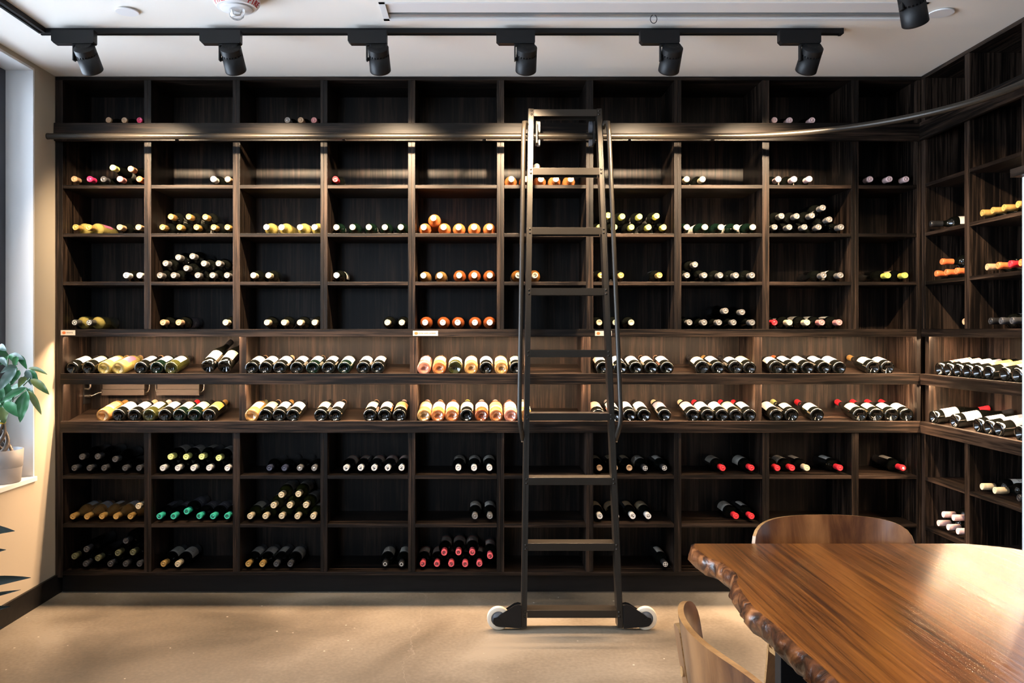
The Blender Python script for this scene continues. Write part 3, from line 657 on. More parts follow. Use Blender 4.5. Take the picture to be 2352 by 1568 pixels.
for (row, col), tt in cells.items():
    x0, x1 = col_x(col - 1); done = []
    for tier in sorted(tt):
        its = sorted(tt[tier], key=lambda q: q['X'])
        if tier == 0:
            for q, x in zip(its, spread([q['X'] for q in its], [q['r'] for q in its], x0, x1)): q['bx'] = x
        else:
            for q in its: q['bx'] = min(max(q['X'], x0 + q['r'] + .001), x1 - q['r'] - .001)
        for q in its:
            bx, r = q['bx'], q['r']; z = SH[row] + r + LOOSE
            if tier:
                for _ in range(3):
                    for p in done:
                        d = abs(p[0] - bx); s_ = r + p[3] + .002
                        if d < s_ and abs(p[1] - z) < s_ and (s_ * s_ - d * d - (p[1] - z) ** 2) > 1e-9: z = max(z, p[1] + math.sqrt(s_ * s_ - d * d))
            done.append((bx, z, tier, r))
            yb = DEP - .0035 - random.random() * .008; capx = bx
            if tier == 0 and len(its) < 4: capx = bx + max(-.008, x0 + r + .001 - its[0]['bx'], min(.008, x1 - r - .001 - its[-1]['bx'], its[0]['X'] - its[0]['bx']))
            M = frame(Vector((bx, yb, z)), Vector((capx - bx, -BL, 0)), (random.uniform(-.9, .9), 0, 1) if row > 5 else (random.uniform(-1, 1), 0, random.uniform(-.6, .9)))
            BOT.append(dict(M=M, shape='bgy' if q['glass'] == 'amber' or (row, col) in ((2, 1), (5, 8), (6, 1)) else 'bdx', glass=q['glass'], r=r, cap=q['cap'], style=q['style'], emb=q['emb'], lab=q['lab'],
                            row=row, col=col, tier=tier, x=bx, far=q['far'], area='cell'))
# right-hand unit cubbies: (row, bay, pixel x of the cap, tier, cap, style, label)
RC = [(3, 1, None, 0, 'black', 'foil', 'white'),
      (3, 2, 2246.6, 0, 'gold', 'screw', 'white'), (3, 2, 2270.4, 0, 'gold', 'screw', 'white'), (3, 2, 2295.6, 0, 'gold', 'screw', 'white'), (3, 2, 2328, 0, 'gold', 'screw', 'white'),
      (4, 1, 2141.3, 0, 'orange', 'foil', 'white'), (4, 1, 2164, 0, 'orange', 'foil', 'white'), (4, 1, 2187, 0, 'orange', 'foil', 'white'), (4, 1, 2209, 0, 'orange', 'foil', 'white'), (4, 1, 2154, 1, 'orange', 'foil', 'white'),
      (4, 2, 2257.8, 0, 'tan', 'screw', 'white'), (4, 2, 2282, 0, 'orange', 'foil', 'white'), (4, 2, 2310, 0, 'red', 'foil', 'white'), (4, 2, 2338, 0, 'orange', 'foil', 'white'),
      (5, 1, 2210, 0, 'tan', 'cork', 'white'), (5, 2, 2265, 0, 'black', 'foil', 'white'), (5, 2, 2289, 0, 'grey', 'foil', 'white'), (5, 2, 2314, 0, 'grey', 'foil', 'white'), (5, 2, 2340, 0, 'grey', 'foil', 'white'),
      (6, 2, 2246, 0, 'cream', 'screw', 'white'), (6, 2, 2275, 0, 'cream', 'screw', 'white'), (6, 2, 2330, 0, 'black', 'foil', 'white'),
      (7, 1, 2147, 0, 'pinkwhite', 'screw', 'redlab'), (7, 1, 2169, 0, 'pinkwhite', 'screw', 'redlab'), (7, 1, 2191, 0, 'pinkwhite', 'screw', 'redlab'), (7, 1, 2213, 0, 'pinkwhite', 'screw', 'redlab'),
      (7, 1, 2158, 1, 'pinkwhite', 'screw', 'redlab'), (7, 1, 2181, 1, 'pinkwhite', 'screw', 'redlab')]
rp = {}
for row, bay, p, tier, cp, st, lb in RC:
    r = .0345; y1, y0 = RY[bay - 1][0], RY[bay][1]
    if p is None:
        M = frame(Vector((2.60, -.165, SH[row] + r + LOOSE)), (-.29, .05, 0), (0, -.6, 1)); Y = -.165
    else:
        Y = CY + F * XR / (p - VX); Y = min(max(Y, y0 + r + .001), y1 - r - .001); z = SH[row] + r + LOOSE; dn = rp.setdefault((row, bay), [])
        if tier == 0:
            for q in dn:
                if abs(q[0] - Y) < 2 * r + .0006: Y = q[0] - 2 * r - .0006
            if Y < y0 + r: continue
        else:
            for q in dn:
                d = abs(q[0] - Y); s = 2 * r + .0004
                if d < s: z = max(z, q[1] + math.sqrt(s * s - d * d))
        dn.append((Y, z))
        M = frame(Vector((XR + DEP - .012, Y, z)), (-1, 0, 0), (0, random.uniform(-.5, .5), 1))
    BOT.append(dict(M=M, shape='bdx', glass='dark', r=r, cap=cp, style=st, emb=None, lab=lb, row=row, col=10 + bay, tier=tier, x=-Y, far=False, area='rcell'))
# display ledges: (ledge, crop, [(x, glass, cap, label, shape)...])
Dd = ('dark', 'black', 'white', 'bdx')
def D(x, g='dark', c='black', l='white', s='bdx'): return (x, g, c, l, s)
DISP = [
    (1, 0, 5, [D(215), D(350, l='cream'), D(480, 'yellow', 'tan', 'tanlab'), D(598, 'yellow', 'tan', 'purple'), D(780, c='tan'), D(912, 'green', l='stripe'), D(1030, 'olive', l='white')]),
    (1, 1, 5, [D(1665, c='tan'), D(1795), D(1925, c='cream'), D(2065), D(2195, 'green', 'tan'), D(2325)]),
    (1, 1, 6, [D(175, 'green', l='white'), D(330), D(450, l='stripe')]),
    (1, 2, 6, [D(825, 'pink', 'tan', 'blue'), D(955, 'rose', 'tan', 'cream'), D(1087, 'olive', 'black', 'white', 'bgy'), D(1218, 'amber', 'pink', 'stripe'), D(1343, 'dark', 'silver', 'blue'), D(1467, 'amber', 'tan', 'cream'), D(1590, 'dark', 'black', 'cream')]),
    (1, 3, 7, [D(165), D(310, l='blue'), D(437, c='black'), D(563, c='tan', l='rosy'), D(692, c='tan'), D(983, c='black', l='cream', s='bgy'), D(1112, c='gold', l='stripe'), D(1278, s='bgy'), D(1408, l='cream')]),
    (1, 4, 7, [D(1592, s='bgy'), D(1722, c='orange'), D(1850), D(1985), D(2112)]),
    (1, 4, 8, [D(392, c='gold', l='cream', s='bgy'), D(512, s='bgy')]),
    (2, 0, 9, [D(470, 'amber', 'gold', 'orangelab'), D(597), D(727, c='cream'), D(850, 'olive', 'pinkwhite', 'stripe'), D(978, c='black'), D(1098, 'green', 'red', 'cream'), D(1220, 'green', 'black', 'greenlab'), D(1342, c='gold', l='gold')]),
    (2, 1, 9, [D(1672, 'amber', 'olive', 'stripe'), D(1790, 'dark', 'tan', 'tanlab'), D(1908, c='gold'), D(2026)]),
    (2, 1, 10, [D(-20, l='cream'), D(100, c='tan', l='white'), D(385, c='tan', l='cream'), D(505, c='black', l='redlab'), D(628, c='pinkwhite', l='orangelab')]),
    (2, 2, 10, [D(822, 'amber', 'pinkwhite', 'cream'), D(940, 'rose', 'clear', 'blue'), D(1060, 'rose', 'tan', 'white'), D(1182, c='yellow', l='cream'), D(1305, 'red', 'pinkwhite', 'white'), D(1425, 'rose', 'pinkwhite', 'orangelab'), D(1545, 'pink', 'tan', 'white'), D(1662, 'amber', 'white', 'white')]),
    (2, 3, 11, [D(125, c='black', l='rosy'), D(262, c='white'), D(385, l='stripe'), D(505, c='black', l='stripe'), D(672, c='cream', l='slate'), D(905, c='cream', l='rosy'), D(1028, c='red'), D(1150, c='black'), D(1275, c='red', l='gold' if False else 'cream'), D(1402, c='red', l='blue')]),
    (2, 4, 11, [D(1592, l='white'), D(1717, c='lime', l='cream', s='bgy'), D(1928, c='red', s='bgy'), D(2280, c='red', l='cream', s='bgy')]),
    (2, 4, 12, [D(418, c='red', l='cream', s='bgy'), D(545, c='red', s='bgy'), D(668, c='red', s='bgy')])]
dbays = {}
for ledge, bay, crop, items in DISP:
    for x, g, c_, l, sh in items: dbays.setdefault((ledge, bay), []).append((fx(cxy(crop, x)), .0360 if sh == 'bdx' else .0380, g, c_, l, sh))
for (ledge, bay), items in dbays.items():
    lip, bk = (LIP1, BACK1) if ledge == 1 else (LIP2, BACK2)
    s0 = lip[1] - .012; th = math.atan2(bk - s0, DEP - .001 - .0185); x0, x1 = dbay_x(bay)
    for X, (_, r, g, c_, l, sh) in zip(spread([q[0] for q in items], [q[1] for q in items], x0, x1), items):
        n = Vector((0, -math.sin(th), math.cos(th))); ax = Vector((0, math.cos(th), math.sin(th)))
        base = Vector((X, .0215, s0 + .003 * math.tan(th))) + n * (r + .0006) + ax * .006
        up = n + Vector((random.uniform(-.22, .22) + (-.25 if X < 0 else .2), 0, 0))
        BOT.append(dict(M=frame(base, ax, up), shape=sh, glass=g, r=r, cap=c_, style='foil' if c_ not in ('tan', 'clear') else 'cork', emb=None, lab=l, row=10 + ledge, col=bay + 1, tier=0, x=X, far=False, area='disp'))
# two propped bottles near the first divider, necks up
s0 = LIP1[1] - .012; th0 = math.atan2(BACK1 - s0, DEP - .02)
for k, (x, dx, l) in enumerate(((1335, .050, 'white'), (1462, .042, 'cream'))):
    th = math.radians(27); r = .038; X = min(fx(cxy(5, x)), fx(542.8) - .062)
    if k == 0: X = fx(cxy(5, 1330)) - .003
    ax = Vector((dx, BL * math.cos(th), BL * math.sin(th))).normalized()
    base = Vector((X, .030, s0 + .004)) + Vector((0, -math.sin(th), math.cos(th))) * (r + .001) + ax * .012
    BOT.append(dict(M=frame(base, ax, (-.25, -.3, 1)), shape='bgy', glass='dark', r=r, cap='black', style='foil', emb=None, lab=l, row=11, col=1, tier=1, x=X, far=False, area='prop'))
# right-hand display ledges
RD = [(1, [2155.7, 2176, 2198, 2220, 2242, 2268.5, 2305, 2334], ['redlab', 'rosy', 'white', 'slate', 'gold', 'orangelab', 'white', 'white'], 'black'),
      (2, [2129, 2190, 2244, 2268.5, 2292, 2340], ['white', 'white', 'white', 'slate', 'slate', 'rosy'], 'black')]
for ledge, ps, labs, c_ in RD:
    lip, bk = (LIP1, BACK1) if ledge == 1 else (LIP2, BACK2); s0 = lip[1] - .012; th = math.atan2(bk - s0, DEP - .02); last = None
    for i, p in enumerate(ps):
        r = .0365; Y = CY + F * (XR + .02) / (p - VX); Y = min(Y, -.042 - r)
        if last is not None and last - Y < 2 * r + .0006: Y = last - 2 * r - .0006
        last = Y
        n = Vector((-math.sin(th), 0, math.cos(th))); ax = Vector((math.cos(th), 0, math.sin(th)))
        base = Vector((XR + .0215, Y, s0 + .003 * math.tan(th))) + n * (r + .0006) + ax * .006
        cc = 'red' if ledge == 2 and i == 0 else ('magenta' if ledge == 1 and i == 4 else c_)
        BOT.append(dict(M=frame(base, ax, n + Vector((0, -.35, 0))), shape='bgy' if ledge == 2 and i < 3 else 'bdx', glass='dark', r=r, cap=cc, style='foil', emb=None, lab=labs[i], row=10 + ledge, col=12, tier=0, x=-Y, far=False, area='rdisp'))
NUM = {2: 'two', 3: 'three', 4: 'four', 5: 'five', 6: 'six', 7: 'seven', 8: 'eight', 9: 'nine', 10: 'ten'}
TIER = ['lower layer', 'second layer', 'top layer']
COLN = ['', 'column one', 'column two', 'column three', 'column four', 'column five', 'column six', 'column seven', 'column eight', 'column nine', 'column ten', 'right-wall bay one', 'right-wall bay two']
groups = {}
for b in BOT:
    if b['area'] in ('cell', 'rcell'): b['look'] = f"{CN[b['cap']]}-capped {GN[b['glass']]} bottle"
    else: b['look'] = f"{GN[b['glass']]} bottle with {LN[b['lab']]} label"
    b['multi'] = any(q['tier'] > 0 for q in BOT if q['row'] == b['row'] and q['col'] == b['col'] and q['area'] == b['area'])
    groups.setdefault((b['area'], b['row'], b['col'], b['tier'], b['look']), []).append(b)
for k, v in groups.items():
    v.sort(key=lambda q: q['x']); area, row, col, tier, look = k
    for i, b in enumerate(v):
        n = len(v)
        o = '' if n == 1 else ('leftmost of ' if i == 0 else 'rightmost of ' if i == n - 1 else f'{ORD[i]} of ') + NUM.get(n, str(n)) + ' '
        lk = look + ('s' if False else '')
        if n > 1: lk = look.replace(' bottle with', ' bottles with').replace('bottle', 'bottle') if 'bottle with' in look else look + 's'
        if area in ('cell', 'rcell'): place = (TIER[tier] + ', ' if b['multi'] else '') + f'{COLN[col]}, {ROWN[row]}'
        elif area == 'disp': place = f"{'upper' if row == 11 else 'lower'} ledge, display bay {['one', 'two', 'three', 'four', 'five'][col - 1]}"
        elif area == 'rdisp': place = f"{'upper' if row == 11 else 'lower'} ledge, right wall"
        else: place = 'propped neck-up, upper ledge, display bay one'
        b['label'] = (o + lk + ', ' + place)
        b['group'] = (f'wine bottles in {COLN[col]} of the {ROWN[row]}' if area in ('cell', 'rcell') else f"wine bottles on the {'upper' if row == 11 else 'lower'} display ledge" + (' of the right wall' if area == 'rdisp' else ''))
LZ = {'bdx': (.062, .165), 'bgy': (.045, .122)}
def make_bottle(b):
    o = bpy.data.objects.new('wine_bottle', body_mesh(b['shape'], b['glass'], b['r'], BL)); COL.objects.link(o); o.matrix_world = b['M']
    tag(o, b['label'], 'wine bottle', b['group'])
    c = bpy.data.objects.new('capsule', cap_mesh(b['cap'], b['style'], BL)); COL.objects.link(c); c.parent = o
    if b['lab'] and not (b['area'] == 'cell' and b['row'] < 6 and b['glass'] in ('rose', 'red')):
        z0, z1 = LZ[b['shape']]
        l = bpy.data.objects.new('paper_label', lab_mesh(b['lab'], b['r'], z0, z1)); COL.objects.link(l); l.parent = o
    if b['emb']:
        e_ = bpy.data.objects.new('cap_emblem', emblem_mesh(b['emb'], BL)); COL.objects.link(e_); e_.parent = c
        if b['emb'] == 'ring': e_.rotation_euler = (0, 0, random.random() * 6)
# the least visible dark bottles, past three hundred, are one mass
farset = [b for b in BOT if b['far'] or (b['area'] == 'cell' and (b['row'], b['col']) in ((4, 2), (5, 8), (4, 8), (6, 3), (1, 9), (2, 10), (5, 7), (3, 9)))]
farids = set(id(b) for b in farset)
stuffm = {}; vs_all = []; fs_all = []; mi_all = []; mats_all = []
def merge(me, M):
    o = len(vs_all); vs_all.extend([tuple(M @ v.co) for v in me.vertices]); m = me.materials[0]
    if m not in mats_all: mats_all.append(m)
    k = mats_all.index(m)
    for p in me.polygons: fs_all.append(tuple(i + o for i in p.vertices)); mi_all.append(k)
for b in BOT:
    if id(b) in farids:
        merge(body_mesh(b['shape'], b['glass'], b['r'], BL), b['M']); merge(cap_mesh(b['cap'], b['style'], BL), b['M'])
        if b['emb']: merge(emblem_mesh(b['emb'], BL), b['M'])
    else: make_bottle(b)
me = bpy.data.meshes.new('wine_bottles'); me.from_pydata(vs_all, [], fs_all)
for m in mats_all: me.materials.append(m)
me.polygons.foreach_set('material_index', mi_all); me.polygons.foreach_set('use_smooth', [True] * len(fs_all)); me.update()
so = bpy.data.objects.new('wine_bottles', me); COL.objects.link(so)
tag(so, 'remaining dark wine bottles lying deep in the dim cubbies', 'wine bottles', kind='stuff')
print('BOTTLES', len(BOT), 'individual', len(BOT) - len(farset))

# ------------------------------------------------------------------ shelf label cards
card_m = plain('card_white', (.50, .45, .38), rough=.5); ora_m = plain('card_orange', (.50, .13, .03), rough=.5); ink_m = plain('card_ink', (.04, .02, .018), rough=.5)
def lettering(cu, parent, M):
    t = bpy.data.objects.new('tmp_text', cu); COL.objects.link(t); dg = bpy.context.evaluated_depsgraph_get(); me = bpy.data.meshes.new_from_object(t.evaluated_get(dg))
    bpy.data.objects.remove(t); o = bpy.data.objects.new('lettering', me); COL.objects.link(o); o.parent = parent; o.matrix_local = M; return o
def card(x0, x1, q0, q1, text, lab):
    a, b = fx(x0), fx(x1); z0, z1 = fz(q1), fz(q0)
    o = MB().box(a, b, -.0022, -.0002, z0, z1).build('shelf_label', card_m); tag(o, lab, 'shelf label', 'label cards on the label rail')
    cxm, czm = a + .017, (z0 + z1) / 2; n = 20
    poly = [(cxm + .0095 * (1 + .12 * math.cos(6 * t)) * math.cos(t), czm + .0078 * (1 + .12 * math.cos(6 * t)) * math.sin(t)) for t in [2 * PI * i / n for i in range(n)]]
    MB().prism(poly, -.0030, -.0022, 'y').build('emblem', ora_m, o)
    if text:
        cu = bpy.data.curves.new('lettering', 'FONT'); cu.body = text; cu.size = .0098; cu.extrude = .0003; cu.space_character = 1.15; cu.align_y = 'CENTER'
        cu.materials.append(ink_m); lettering(cu, o, Matrix.Translation((a + .030, -.0027, czm)) @ Matrix.Rotation(PI / 2, 4, 'X'))
card(140, 173, 758, 769.7, 'WHITE', 'small white card lettered WHITE at the left end of the label rail')
card(948.5, 1006, 759.4, 771, 'ROSE AND AMBER', 'wide card lettered ROSE AND AMBER on the label rail')
card(1366.7, 1405, 759.6, 771, None, 'card half hidden behind the right stile of the ladder')

# ------------------------------------------------------------------ light drivers on the back of the lower display bay
for k, (a, b) in enumerate(((233, 331), (359.5, 457))):
    Dp = 4.66; x0 = (a - VX) * Dp / F; x1 = (b - VX) * Dp / F; z0 = CZ - (907.7 - VY) * Dp / F; zm = CZ - (893.7 - VY) * Dp / F; y0, y1 = CY + Dp, DEP - .001
    e_ = empty('light_driver', ((x0 + x1) / 2, y1, z0), ('left' if k == 0 else 'right') + ' bronze box for the light strips, hung on the back panel', 'light driver', 'light drivers in the lower display bay')
    part(MB().bbox(x0, x1, y0, y1, z0, zm - .0012, .001), 'cover', driver_m, e_)
    part(MB().bbox(x0 + .004, x1, y0 + .003, y1, zm, 1.138, .001), 'housing', driver_m, e_)
    for xs in (x0 + .008, x1 - .008):
        part(MB().cyl((xs, y0 - .0015, (z0 + zm) / 2), (xs, y0, (z0 + zm) / 2), .003, 10), 'screw', screw_m, e_)
    zc_ = (z0 + zm) / 2
    part(MB().tube([(x1, y0 + .02, zc_), (x1 + .012, y0 + .018, zc_ + .002), (x1 + .022, y0 + .016, zc_ + .015), (x1 + .024, y0 + .015, zc_ + .035), (x1 + .024, y0 + .015, 1.12)], .0035, 10), 'conduit', steel_m, e_)
    if k == 0: pts = [(x0, y0 + .02, zc_), (x0 - .02, y0 + .018, zc_ - .003), (x0 - .045, y0 + .012, zc_ - .014), (x0 - .062, y0 + .008, zc_ - .022)]
    else: pts = [(x0, y0 + .02, zc_ - .004), (x0 - .008, y0 + .018, zc_ + .002), (x0 - .010, y0 + .016, zc_ + .02), (x0 - .010, y0 + .016, 1.12)]
    part(MB().tube(pts, .0038, 10), 'conduit', steel_m, e_)
e_ = empty('junction_plate', (-2.206, .27, 1.0), 'black junction plate with metal fittings on the left side panel', 'junction plate')
part(MB().bbox(-2.2085, -2.204, .225, .305, .985, 1.12, .001), 'plate', black_m, e_)
part(MB().cyl((-2.204, .25, 1.028), (-2.180, .25, 1.030), .010, 14), 'fitting', steel_m, e_)
part(MB().tube([(-2.204, .25, 1.07), (-2.188, .25, 1.068), (-2.180, .25, 1.08), (-2.182, .25, 1.11)], .007, 12), 'fitting', steel_m, e_)

# ------------------------------------------------------------------ ceiling: tracks, spotlights, screen case, plates, alarm
tr = empty('lighting_track', (-1.95, -.69, ZC), 'black L-shaped ceiling lighting track running along the shelving', 'lighting track')
X0 = (100 - VX) * 3.715 / F; X1 = (1932 - VX) * 3.70 / F
def track(m, x0, x1, y0, y1, along):
    z0 = ZC - .022
    m.box(x0, x1, y0, y1, z0 + .004, ZC - .0003)
    if along == 'x':
        m.box(x0, x1, y0, y0 + .011, z0, z0 + .004); m.box(x0, x1, y1 - .011, y1, z0, z0 + .004)
    else:
        m.box(x0, x0 + .011, y0, y1, z0, z0 + .004); m.box(x1 - .011, x1, y0, y1, z0, z0 + .004)
    return m
part(track(MB(), X0 - .0175, X1, -.70, -.665, 'x'), 'long_run', black_m, tr)
part(track(MB(), X0 - .0175, X0 + .0175, -4.2, -.7005, 'y'), 'side_run', black_m, tr)
part(MB().box(X1, X1 + .012, -.701, -.664, ZC - .024, ZC - .0003), 'end_cap', black_m, tr)
tr2 = empty('lighting_track', (1.9, -1.36, ZC), 'second black ceiling track nearer the table, mostly above the frame', 'lighting track')
part(track(MB(), .9, 2.3, -1.375, -1.34, 'x'), 'run', black_m, tr2)
HR = .0455
def spotlight(X, D_, zc, dirv, boxx, lab, watt, size=80):
    Y = CY + D_; d = Vector(dirv).normalized()
    sp = empty('spotlight', (X, Y, ZC), lab, 'spotlight', 'spotlights on the ceiling tracks')
    bx0, bx1 = boxx
    m = MB(); zb = 2.654; ch = .012; ya, yb2 = Y - .020 - .02, Y + .016 - .02
    m.prism([(bx0, ZC - .0225), (bx0, zb + ch), (bx0 + ch, zb), (bx1 - .004, zb), (bx1, zb + .006), (bx1, ZC - .0225)], ya, yb2, 'y')
    part(m, 'adapter', black_m, sp)
    c = Vector((X, Y, zc)); H = .062; side = Vector((-1, 0, 0))
    M = frame(c - d * H, d, (0, 0, 1) if abs(d.z) < .95 else (0, 1, 0))
    r = HR
    pr = [(0, 0), (r * .72, 0), None, (r * .72, 0), (r, .014), None, (r, .038), None, (r * .93, .038), (r * .93, .046), None, (r, .046), (r * 1.03, .118), None, (r * 1.03, .124), (r * .93, .124), None, (r * .90, .100), None, (0, .100)]
    hd = part(MB().lathe(pr, 40, 0, M), 'lamp_head', black_m, sp)
    # cooling slots round the waist and in the back
    fm = MB()
    for i in range(22):
        a = 2 * PI * i / 22; Mi = M @ Matrix.Rotation(a, 4, 'Z'); fm.box(r * .925, r * .995, -.0028, .0028, .0375, .0465, 0, Mi)
    subpart(fm, 'cooling_fins', black_m, hd)
    vm = MB()
    for i in range(8):
        a = 2 * PI * i / 8; p = M @ Vector((r * .5 * math.cos(a), r * .5 * math.sin(a), -.0006)); vm.cyl(p, p + (M.to_3x3() @ Vector((0, 0, .0005))), .0035, 8)
    subpart(vm, 'vent_holes', screw_m, hd)
    # lens
    lm = bpy.data.materials.get('lamp_lens')
    if not lm:
        lm = bpy.data.materials.new('lamp_lens'); lm.use_nodes = True; b_ = lm.node_tree.nodes['Principled BSDF']; setp(b_, color=(.8, .7, .55), emc=(1, .72, .45), emis=12.0)
    subpart(MB().lathe([(0, .101), (r * .78, .101)], 28, 0, M), 'lens', lm, hd)
    # side arm
    ax = X - r - .006
    am = MB(); am.bbox(ax - .003, ax + .003, Y - .031, Y - .007, zc - .02, zb - .004, .001); am.bbox(ax - .003, X + .02, Y - .031, Y - .007, zb - .006, zb - .0005, .001)
    am.cyl((ax, Y - .017 + .01, zc - .008), (ax + .012, Y - .017 + .01, zc - .008), .008, 14)
    part(am, 'arm', black_m, sp)
    L = bpy.data.lights.new('lamp', 'SPOT'); L.energy = watt; L.color = (1, .74, .48); L.spot_size = math.radians(size); L.spot_blend = 1.0; L.shadow_soft_size = .022
    lo = bpy.data.objects.new('lamp', L); COL.objects.link(lo); lo.location = c + d * .066; lo.rotation_euler = d.to_track_quat('-Z', 'Y').to_euler()
    return sp
TH_ = math.radians(47)
heads = [(202, 125, 222), (535, 463, 556), (871, 801, 890), (1209, 1140, 1228), (1541, 1468, 1558), (1860, 1786, 1880)]
whr = ['leftmost, near the window', 'second from the window', 'third from the window', 'fourth, above the ladder', 'fifth, right of the ladder', 'sixth, at the end of the long track']
for (hx, a, b), w in zip(heads, whr):
    spotlight((hx - VX) * 3.70 / F, 3.70, 2.602, (0, math.sin(TH_), -math.cos(TH_)), ((a - VX) * 3.69 / F, (b - VX) * 3.69 / F), f'black cylinder spotlight, {w}', SPOT_W)
spotlight(1.585, 3.06, 2.578, (.42, .50, -.76), (1.46, 1.575 + .06), 'largest black cylinder spotlight at the top right, on the nearer track', SPOT_W)
added_track = empty('lighting_track', (1.15, -3.0, ZC), 'added third black ceiling track lighting the table, unseen above the frame', 'lighting track')  # track and its two spotlights are added out of view to light the table
part(track(MB(), .5, 1.8, -3.0175, -2.9825, 'x'), 'run', black_m, added_track)
for xx in (.85, 1.5):  # added spots, unseen, brightening the table top
    spotlight(xx, 1.42, 2.578, (-.05, .25, -.95), (xx - .12, xx + .06), 'added black spotlight out of view to brighten the table, ' + ('nearer the window' if xx < 1 else 'farther from the window'), SPOT_W * .22, 95)
# recessed screen case
sc = empty('projection_screen', (.7, -.9, ZC), 'long white recessed ceiling case of a pull-down screen with a dark slot', 'projection screen')
m = MB(); z0, z1 = ZC - .003, ZC - .0005
x0, x1, y0, y1 = -.42, 1.835, -.99, -.79
m.box(x0, x1, y0, y0 + .015, z0, z1); m.box(x0, x1, y1 - .025, y1, z0, z1); m.box(x0, x0 + .025, y0, y1, z0, z1); m.box(x1 - .025, x1, y0, y1, z0, z1)
part(m, 'frame', trim_white, sc)
part(MB().box(x0 + .027, x1 - .027, y0 + .017, -.868, ZC + .004, ZC + .012), 'flap', trim_white, sc)
part(MB().box(x0 + .027, x1 - .027, -.852, y1 - .027, ZC + .002, ZC + .014), 'inner_strip', plain('aluminium', (.5, .5, .5), rough=.3, metal=.6), sc)
part(MB().cyl((x0 + .05, -.86, ZC + .018), (x1 - .05, -.86, ZC + .018), .008, 12), 'weight_bar', black_m, sc)
rx = (1500.5 - VX) * 3.55 / F
part(MB().tube([(rx + .014 * math.sin(a), -.858, ZC - .002 - .018 + .018 * math.cos(a)) for a in [2 * PI * i / 20 for i in range(1, 20)]], .0016, 8), 'pull_ring', black_m, sc)
for (p, q, w), l in zip(((292, 24, 52), (2162, 27, 55)), ('round white ceiling cover plate near the window', 'round white ceiling cover plate right of the recessed screen')):
    Dd_ = F * (ZC - CZ) / (VY - q); X = (p - VX) * Dd_ / F; r = w / 2 * Dd_ / F
    o = MB().lathe([(0, ZC - .0085), (r * .97, ZC - .0085), None, (r, ZC - .007), None, (r, ZC - .0045), None, (r * .8, ZC - .0045), (r * .8, ZC - .0005)], 40, 0, Matrix.Translation((X, CY + Dd_, 0))).build('ceiling_cover_plate', trim_white)
    tag(o, l, 'cover plate', 'round ceiling cover plates')
al = empty('fire_alarm', (-.985, CY + 3.36, ZC), 'round white ceiling fire alarm lettered FIRE with a clear strobe', 'fire alarm')
Ma = Matrix.Translation((-.985, CY + 3.36, ZC)) @ Matrix.Rotation(PI, 4, 'X')
part(MB().lathe([(.088, .0005), (.092, .010), (.091, .026), (.078, .044), None, (.058, .046), (.0, .047)], 44, 0, Ma), 'housing', trim_white, al)
part(MB().lathe([(.060, .0462), (.064, .049), (.060, .051), (.0, .051)], 40, 0, Ma), 'speaker_plate', trim_white, al)
cl = glassmat('clear_lens', (.95, .95, .95), .9, .03)
stb = part(MB().lathe([(.030, .0515), (.031, .066), (.027, .080), (.017, .088), (0, .090)], 26, 0, Ma), 'strobe_lens', cl, al)
subpart(MB().tube([(-.985 - .012, CY + 3.36, ZC - .053), (-.985 - .010, CY + 3.36, ZC - .068), (-.985 + .010, CY + 3.36, ZC - .068), (-.985 + .012, CY + 3.36, ZC - .053)], .003, 8), 'flash_tube', steel_m, stb)
red_m = plain('red_ink', (.45, .01, .015), rough=.5)
for ang in (-130, -22):
    word = 'FIRE'
    for i, ch in enumerate(word):
        a = math.radians(ang + (i - 1.5) * 11.5)
        cu = bpy.data.curves.new('lettering', 'FONT'); cu.body = ch; cu.size = .030; cu.extrude = .0004; cu.align_x = 'CENTER'; cu.align_y = 'CENTER'; cu.materials.append(red_m); cu.offset = .0006
        nrm = Vector((math.cos(a) * .81, math.sin(a) * .81, -.58)).normalized(); upv = Vector((0, 0, 1)); upv = (upv - nrm * upv.dot(nrm)).normalized(); xx = upv.cross(nrm)
        Mt = Matrix((xx, upv, nrm)).transposed().to_4x4(); Mt.translation = Vector((-.985 + math.cos(a) * .0855, CY + 3.36 + math.sin(a) * .0855, ZC - .0352))
        lettering(cu, al, Matrix.Translation(-Vector(al.location)) @ Mt)

# ------------------------------------------------------------------ white cabinet with a dark wooden top, right edge of the picture
cb = empty('tall_cabinet', (2.08, -1.8, 0), 'tall white cabinet with dark wooden top at the right edge behind the table', 'cabinet')
part(MB().bbox(1.882, 2.30, -2.15, -1.5, .06, 1.925, .003), 'body', white_m, cb)
part(MB().bbox(1.853, 2.305, -2.17, -1.48, 1.926, 1.955, .002), 'top', wood_y, cb)
part(MB().box(1.90, 2.29, -2.13, -1.52, 0, .059), 'plinth', toe_m, cb)

# ------------------------------------------------------------------ live-edge table
TZ, TT = .75, .052
edge = [(2.505, .632), (2.47, .622), (2.42, .624), (2.351, .630), (2.30, .656), (2.20, .664), (2.15, .655), (2.12, .640), (2.03, .628), (1.917, .620), (1.785, .632), (1.677, .632), (1.612, .638), (1.514, .640), (1.35, .632), (1.15, .645), (.95, .630), (.75, .64), (.62, .65)]
redge = [(2.505, 1.46), (2.49, 1.50), (2.46, 1.56), (2.434, 1.587), (2.35, 1.62), (2.1, 1.655), (1.8, 1.64), (1.4, 1.67), (1.0, 1.65), (.62, 1.66)]
def interp(tab, d):
    for (d0, v0), (d1, v1) in zip(tab, tab[1:]):
        if d1 <= d <= d0: t = (d0 - d) / (d0 - d1); return v0 + (v1 - v0) * t
    return tab[-1][1]
N = 150; rng = random.Random(3)
tb = MB(); rings = []
ph = [rng.random() * 6 for _ in range(8)]
